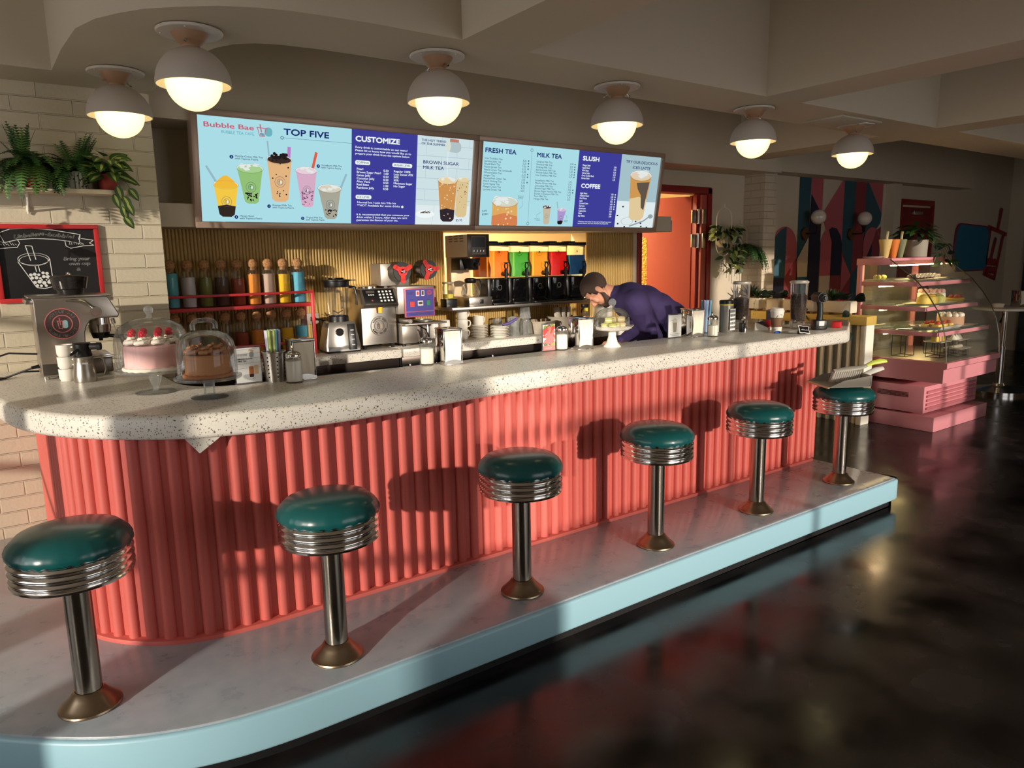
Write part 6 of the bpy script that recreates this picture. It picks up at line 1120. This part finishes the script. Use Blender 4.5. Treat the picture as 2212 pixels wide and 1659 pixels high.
# ---- dustpan and brush on the last stool
t = thing('dustpan', 'grey dustpan with cream lip lying on the farthest stool', 'dustpan', (4.0, 2.275, .772), R(-30)); b = B()
b.rings([[(-.15, -.12, .012), (.11, -.095, .004), (.11, -.105, .07), (-.06, -.125, .05)], [(-.15, -.12, .014), (.108, -.092, .007), (.108, -.10, .068), (-.06, -.122, .049)]], True, True, True)
b.rings([[(-.15, .12, .012), (.11, .095, .004), (.11, .105, .07), (-.06, .125, .05)], [(-.15, .12, .014), (.108, .092, .007), (.108, .10, .068), (-.06, .122, .049)]], True, True, True)
b.rings([[(-.15, -.12, .010), (-.15, .12, .010), (.11, .1, .003), (.11, -.1, .003)], [(-.15, -.12, .014), (-.15, .12, .014), (.11, .1, .008), (.11, -.1, .008)]]); b.rings([[(.108, -.1, .004), (.108, .1, .004), (.108, .105, .07), (.108, -.105, .07)], [(.114, -.1, .004), (.114, .1, .004), (.114, .105, .07), (.114, -.105, .07)]]); obj('pan', b, M('pan_grey', (150, 142, 128), .5), t)
obj('rubber_lip', B().box((-.155, 0, .010), (.014, .25, .010), .003, rot=Matrix.Rotation(R(8), 4, 'Y')), M('lip_cream', (206, 184, 140), .6), t)
b = B(); b.tube([(.114, 0, .05), (.15, 0, .066), (.2, 0, .085), (.245, 0, .094)], [.012, .015, .018, .012], 10, flat=.5); obj('pan_handle', b, M('handle_white', (214, 210, 200), .5), t)
t = thing('hand_brush', 'lime handled hand brush resting in the dustpan on the farthest stool', 'brush', (4.0, 2.275, .772), R(-30)); b = B(); b.tube([(-.06, .0, .085), (.03, 0, .094), (.10, 0, .10), (.14, 0, .112)], [.014, .018, .015, .011], 10, flat=.6); obj('brush_back', b, MATS['pan_grey'], t)
b = B(); b.tube([(.14, 0, .112), (.18, 0, .128), (.225, 0, .136), (.262, 0, .134)], [.011, .015, .017, .010], 12, flat=.6); obj('handle', b, M('handle_lime', (206, 218, 84), .45), t); b = B(); rnd = random.Random(1)
for i in range(13):
    for j in range(3): x = -.055+i*.013; b.tube([(x, -.012+j*.012, .085), (x-.022, -.014+j*.014, .022)], [.0042, .003], 5)
o = obj('bristles', b, M('bristle', (196, 190, 178), .8), t)
# ---- high table and chair at the far right
t = thing('high_table', 'round white topped bar table with chrome stem at the right edge', 'table', (8.9, 3.28, 0)); b = B(); b.lathe([(0, .90), (.3, .90), (.31, .905), (.31, .925), (.3, .93), (0, .93)], n=48); obj('tabletop', b, WHITE, t)
b = B(); b.lathe([(.30, .03), (.3, .036), (.2, .05), (.06, .075), (.05, .1), (.0, .1)], n=40, cap0=True); b.lathe([(.30, 0), (.30, .03)], n=40, cap0=True); obj('base_disc', b, CHROME, t); b = B(); b.cyl((0, 0, .09), (0, 0, .5), .036, n=20); b.cyl((0, 0, .5), (0, 0, .9), .026, n=20); obj('stem', b, CHROME, t); b = B(); b.tube([(-.02, 0, .86), (-.12, -.02, .82), (-.17, -.03, .78)], [.005, .006, .012], 8); obj('height_lever', b, BLACK, t)
t = napkins((9.02, 3.2, .93), R(-20), 'napkin dispenser on the round table at the right edge')
b = B(); b.lathe([(0, 0), (.05, 0), (.06, .04), (.056, .04), (.048, .006), (0, .006)], n=24); food('snack_bowl', 'small white bowl on the round table at the right edge', 'bowl', (8.82, 3.32, .93), b, WHITE)
def tall_stool(x, y, label):
    t = thing('wooden_stool', label, 'stool', (x, y, 0), 0, 'bar stools near the far right table'); b = B(); b.lathe([(0, .66), (.15, .66), (.16, .67), (.16, .69), (.15, .70), (0, .70)], n=32); obj('seat', b, M('seat_wood', (150, 112, 72), .5), t)
    for k in range(4): a = PI/4+k*PI/2; obj('leg', B().tube([(.1*math.cos(a), .1*math.sin(a), .66), (.22*math.cos(a), .22*math.sin(a), 0)], .010, 8), M('leg_pale', (196, 182, 156), .5), t)
    b = B(); b.tube([(.19*math.cos(2*PI*i/24), .19*math.sin(2*PI*i/24), .2) for i in range(24)], .007, 6, True); obj('foot_ring', b, MATS['leg_pale'], t)
tall_stool(8.35, 3.55, 'pale legged stool with wooden seat behind the display case')
t = thing('wire_chair', 'white wire chair with round cushion cut off by the right edge', 'chair', (9.12, 2.64, 0), R(150)); b = B(); b.sph((0, .12, .5), .2, (1, .28, 1.05), 28, 14); obj('back_cushion', b, noise_bump(M('cushion_taupe', (166, 134, 112), .9), 30, .3, .01), t)
b = B(); b.lathe([(0, .33), (.2, .33), (.21, .345), (.2, .36), (0, .36)], n=32); obj('seat', b, MATS['handle_white'], t)
for s in (-1, 1): b = B(); b.tube([(s*.17, .14, .34), (s*.22, .2, .0), (s*.22, -.2, .0), (s*.17, -.14, .34)], .009, 8); obj('leg_frame', b, MATS['handle_white'], t)
b = B(); b.tube([(-.17, .14, .34), (-.2, .2, .62), (0, .22, .74), (.2, .2, .62), (.17, .14, .34)], .009, 8); obj('back_frame', b, MATS['handle_white'], t)
# ================================================================ the bartender, bent over the back worktop
def organic(name, b, m, parent, vox, it=6):
    o = obj(name, b, m, parent, sharp=180); r_ = o.modifiers.new('remesh', 'REMESH'); r_.mode = 'VOXEL'; r_.voxel_size = vox; r_.use_smooth_shade = True
    s_ = o.modifiers.new('smooth', 'SMOOTH'); s_.factor = .5; s_.iterations = it; return o
def limb(b, P, rr_, n=14):
    b.tube(P, rr_, n)
    for p, q in zip(P, rr_): b.sph(p, q, n=14, m=9)
t = thing('person', 'bartender in a dark violet sweatshirt bending over the back worktop, bearded, looking down', 'person', (3.78, 3.75, 0), R(144.4))
SKIN = noise_bump(M('skin', (196, 140, 112), .5, spec=.35), 60, .1, .001, 3); HAIR = noise_bump(M('hair_brown', (62, 44, 34), .75), 220, .9, .003, 5); SHIRT = noise_bump(M('sweatshirt_violet', (44, 30, 74), .85), 8, .55, .03, 2)
HC = Vector((.272, 0, 1.312)); HM = Matrix.Translation(HC) @ Matrix(((.42, 0, .908, 0), (0, 1, 0, 0), (-.908, 0, .42, 0), (0, 0, 0, 1)))
b = B(); b.T = HM
b.sph((-.005, 0, .03), .09, (1.07, .84, .97), 28, 18); b.sph((.028, 0, -.035), .07, (.95, .87, 1.15), 24, 16); b.sph((.07, 0, -.102), .024, (1, 1.2, .9)); b.sph((.03, 0, -.085), .045, (1, 1, .8))
for s in (-1, 1):
    limb(b, [(-.005, s*.058, -.045), (.02, s*.05, -.085), (.066, s*.018, -.106)], [.02, .02, .018]); b.sph((.072, s*.034, -.028), .024, (.8, 1, 1)); b.sph((.082, s*.03, .014), .014, (.8, 1.9, .7)); b.sph((.0715, s*.032, .0005), .0135)
limb(b, [(.086, 0, .012), (.1, 0, -.012), (.114, 0, -.034)], [.009, .010, .013]); b.sph((.102, .012, -.038), .009); b.sph((.102, -.012, -.038), .009); b.sph((.088, 0, -.066), .011, (.9, 2.2, .75)); b.sph((.086, 0, -.077), .011, (.9, 2, .75))
for s in (-1, 1): b.sph((-.004, s*.077, -.008), .03, (.62, .24, 1.05), 14, 10); b.tube([(-.004+.017*math.cos(a), s*.083, -.006+.028*math.sin(a)) for a in [R(q) for q in range(-100, 200, 25)]], .0045, 6)
b.T = Matrix()
limb(b, [(.235, 0, 1.30), (.185, 0, 1.285), (.13, 0, 1.27), (.02, 0, 1.24)], [.058, .057, .062, .08]); limb(b, [(.02, 0, 1.22), (-.15, 0, 1.15), (-.36, 0, .98)], [.11, .12, .12])
def arm(b, s, sh, el, wr, r_): limb(b, [sh, tuple((sh[i]+el[i])/2 for i in range(3)), el, tuple((el[i]+wr[i])/2 for i in range(3)), wr], r_)
AR = {1: ((.02, .175, 1.225), (-.095, .215, .985), (.055, .20, .93)), -1: ((.02, -.175, 1.225), (-.06, -.22, .98), (.10, -.17, .90))}
for s in (-1, 1):
    arm(b, s, *AR[s], [.05, .043, .038, .036, .026]); w_ = Vector(AR[s][2]); f_ = Vector((.96, -.1*s, -.12)).normalized(); sd = Vector((0, 1, 0))
    limb(b, [w_, w_+f_*.04, w_+f_*.085], [.026, .032, .030]); b.sph(w_+f_*.06, .038, (1.1, 1, .5), rot=Matrix.Rotation(R(8), 4, 'Y'))
    for k, (o_, L_) in enumerate(((-.03, .07), (-.010, .08), (.011, .075), (.031, .058))):
        p = w_+f_*.095+sd*o_; limb(b, [p, p+f_*L_*.45+Vector((0, 0, -.004)), p+f_*L_*.8+Vector((0, 0, -.018)), p+f_*L_+Vector((0, 0, -.034))], [.0095, .009, .0085, .0075], 8)
    p = w_+f_*.035-sd*s*.03; limb(b, [p, p+f_*.03-sd*s*.022+Vector((0, 0, -.01)), p+f_*.06-sd*s*.026+Vector((0, 0, -.022))], [.012, .0105, .009], 8)
for s in (-1, 1): limb(b, [(-.37, s*.1, .95), (-.33, s*.11, .5), (-.37, s*.11, .09)], [.085, .058, .042]); limb(b, [(-.38, s*.11, .05), (-.27, s*.12, .04)], [.045, .035])
organic('body', b, SKIN, t, .0055, 4)
b = B()      # hair: close cropped cap
b.T = HM; n_, m_ = 40, 28; g = [[None]*n_ for _ in range(m_+1)]
def hp(i, j): th = PI*i/m_; a = 2*PI*j/n_; return Vector((-.007+.101*math.sin(th)*math.cos(a), .0795*math.sin(th)*math.sin(a), .031+.0915*math.cos(th)))
def ishair(p): return (p.z > .062 and p.x > .03) or (p.z > -.005 and p.x <= .055 and (p.x < .035 or p.z > .03)) or (p.x < -.025 and p.z > -.07)
for i in range(m_):
    for j in range(n_):
        c = (hp(i, j)+hp(i+1, (j+1) % n_))/2
        if ishair(c):
            for q in ((i, j), (i+1, j), (i+1, (j+1) % n_), (i, (j+1) % n_)):
                if g[q[0]][q[1]] is None: g[q[0]][q[1]] = b._v(hp(*q))
            b.face([g[i][j], g[i+1][j], g[i+1][(j+1) % n_], g[i][(j+1) % n_]])
bmesh.ops.remove_doubles(b.bm, verts=b.bm.verts, dist=1e-5); o = obj('hair', b, HAIR, t, sharp=180); q = o.modifiers.new('thickness', 'SOLIDIFY'); q.thickness = .007; q.offset = 0
b = B(); b.T = HM
for s in (-1, 1): limb(b, [(.004, s*.066, -.012), (.006, s*.063, -.045), (.026, s*.053, -.085), (.066, s*.022, -.112)], [.010, .0175, .0225, .0225]); limb(b, [(.094, s*.016, -.056), (.088, s*.026, -.075), (.078, s*.022, -.1)], [.006, .008, .014]); limb(b, [(.03, s*.03, -.103), (.05, s*.02, -.115)], [.026, .024])
b.sph((.074, 0, -.108), .026, (.95, 1.2, .8)); organic('beard', b, HAIR, t, .005, 3)
for s in (-1, 1):
    b = B(); b.T = HM; b.tube([(.090, s*.016, .022), (.094, s*.03, .028), (.084, s*.046, .022)], [.003, .0045, .0025], 6); obj('eyebrow', b, HAIR, t)
    b = B(); b.T = HM; b.sph((.0715, s*.032, -.004), .0120, n=16, m=10); b.m = 1; b.sph((.0775, s*.032, -.009), .0062, n=10, m=6); obj('eye', b, [M('eye_white', (226, 220, 214), .2), M('iris', (56, 40, 30), .2)], t)
# sweatshirt
b = B(); limb(b, [(.15, 0, 1.268), (.10, 0, 1.26)], [.070, .082]); 
for P, q, sy in (((.03, 0, 1.225), .135, 1.42), ((-.07, 0, 1.195), .142, 1.42), ((-.16, 0, 1.145), .14, 1.36), ((-.25, 0, 1.085), .138, 1.3), ((-.33, 0, 1.015), .14, 1.28), ((-.38, 0, .955), .13, 1.3)): b.sph(P, q, (1, sy, 1), 28, 18)
for s in (-1, 1):
    sh, el, wr = AR[s]; arm(b, s, sh, el, (wr[0]-.02, wr[1], wr[2]), [.092, .078, .07, .058, .044]); limb(b, [(wr[0]-.03, wr[1], wr[2]), (wr[0], wr[1], wr[2])], [.043, .037])
    limb(b, [(-.03, s*.19, 1.16), (-.07, s*.235, 1.07), (-.03, s*.225, 1.03)], [.05, .02, .018]); limb(b, [(.06, s*.13, 1.16), (-.02, s*.225, 1.12), (-.09, s*.2, 1.13)], [.02, .03, .02])
organic('sweatshirt', b, SHIRT, t, .009, 22)
b = B(); b.box((.035, .247, .955), (.028, .004, .022), .001, rot=Matrix.Rotation(R(20), 4, 'Y')); obj('sleeve_label', b, M('label_white', (214, 208, 214), .6), t)
b = B()
for s in (-1, 1): limb(b, [(-.37, s*.1, .93), (-.33, s*.115, .5), (-.37, s*.115, .12)], [.115, .085, .07])
b.sph((-.37, 0, .93), .125, (1, 1.4, 1)); organic('trousers', b, M('trousers_black', (22, 22, 28), .8), t, .012, 5)
for s in (-1, 1): b = B(); limb(b, [(-.40, s*.115, .055), (-.30, s*.12, .05), (-.22, s*.125, .04)], [.054, .05, .038]); b.box((-.31, s*.12, .012), (.29, .1, .024), .01); organic('shoe', b, BLACK, t, .009, 3)
bpy.data.objects.remove(_fo); bpy.data.curves.remove(_fc)
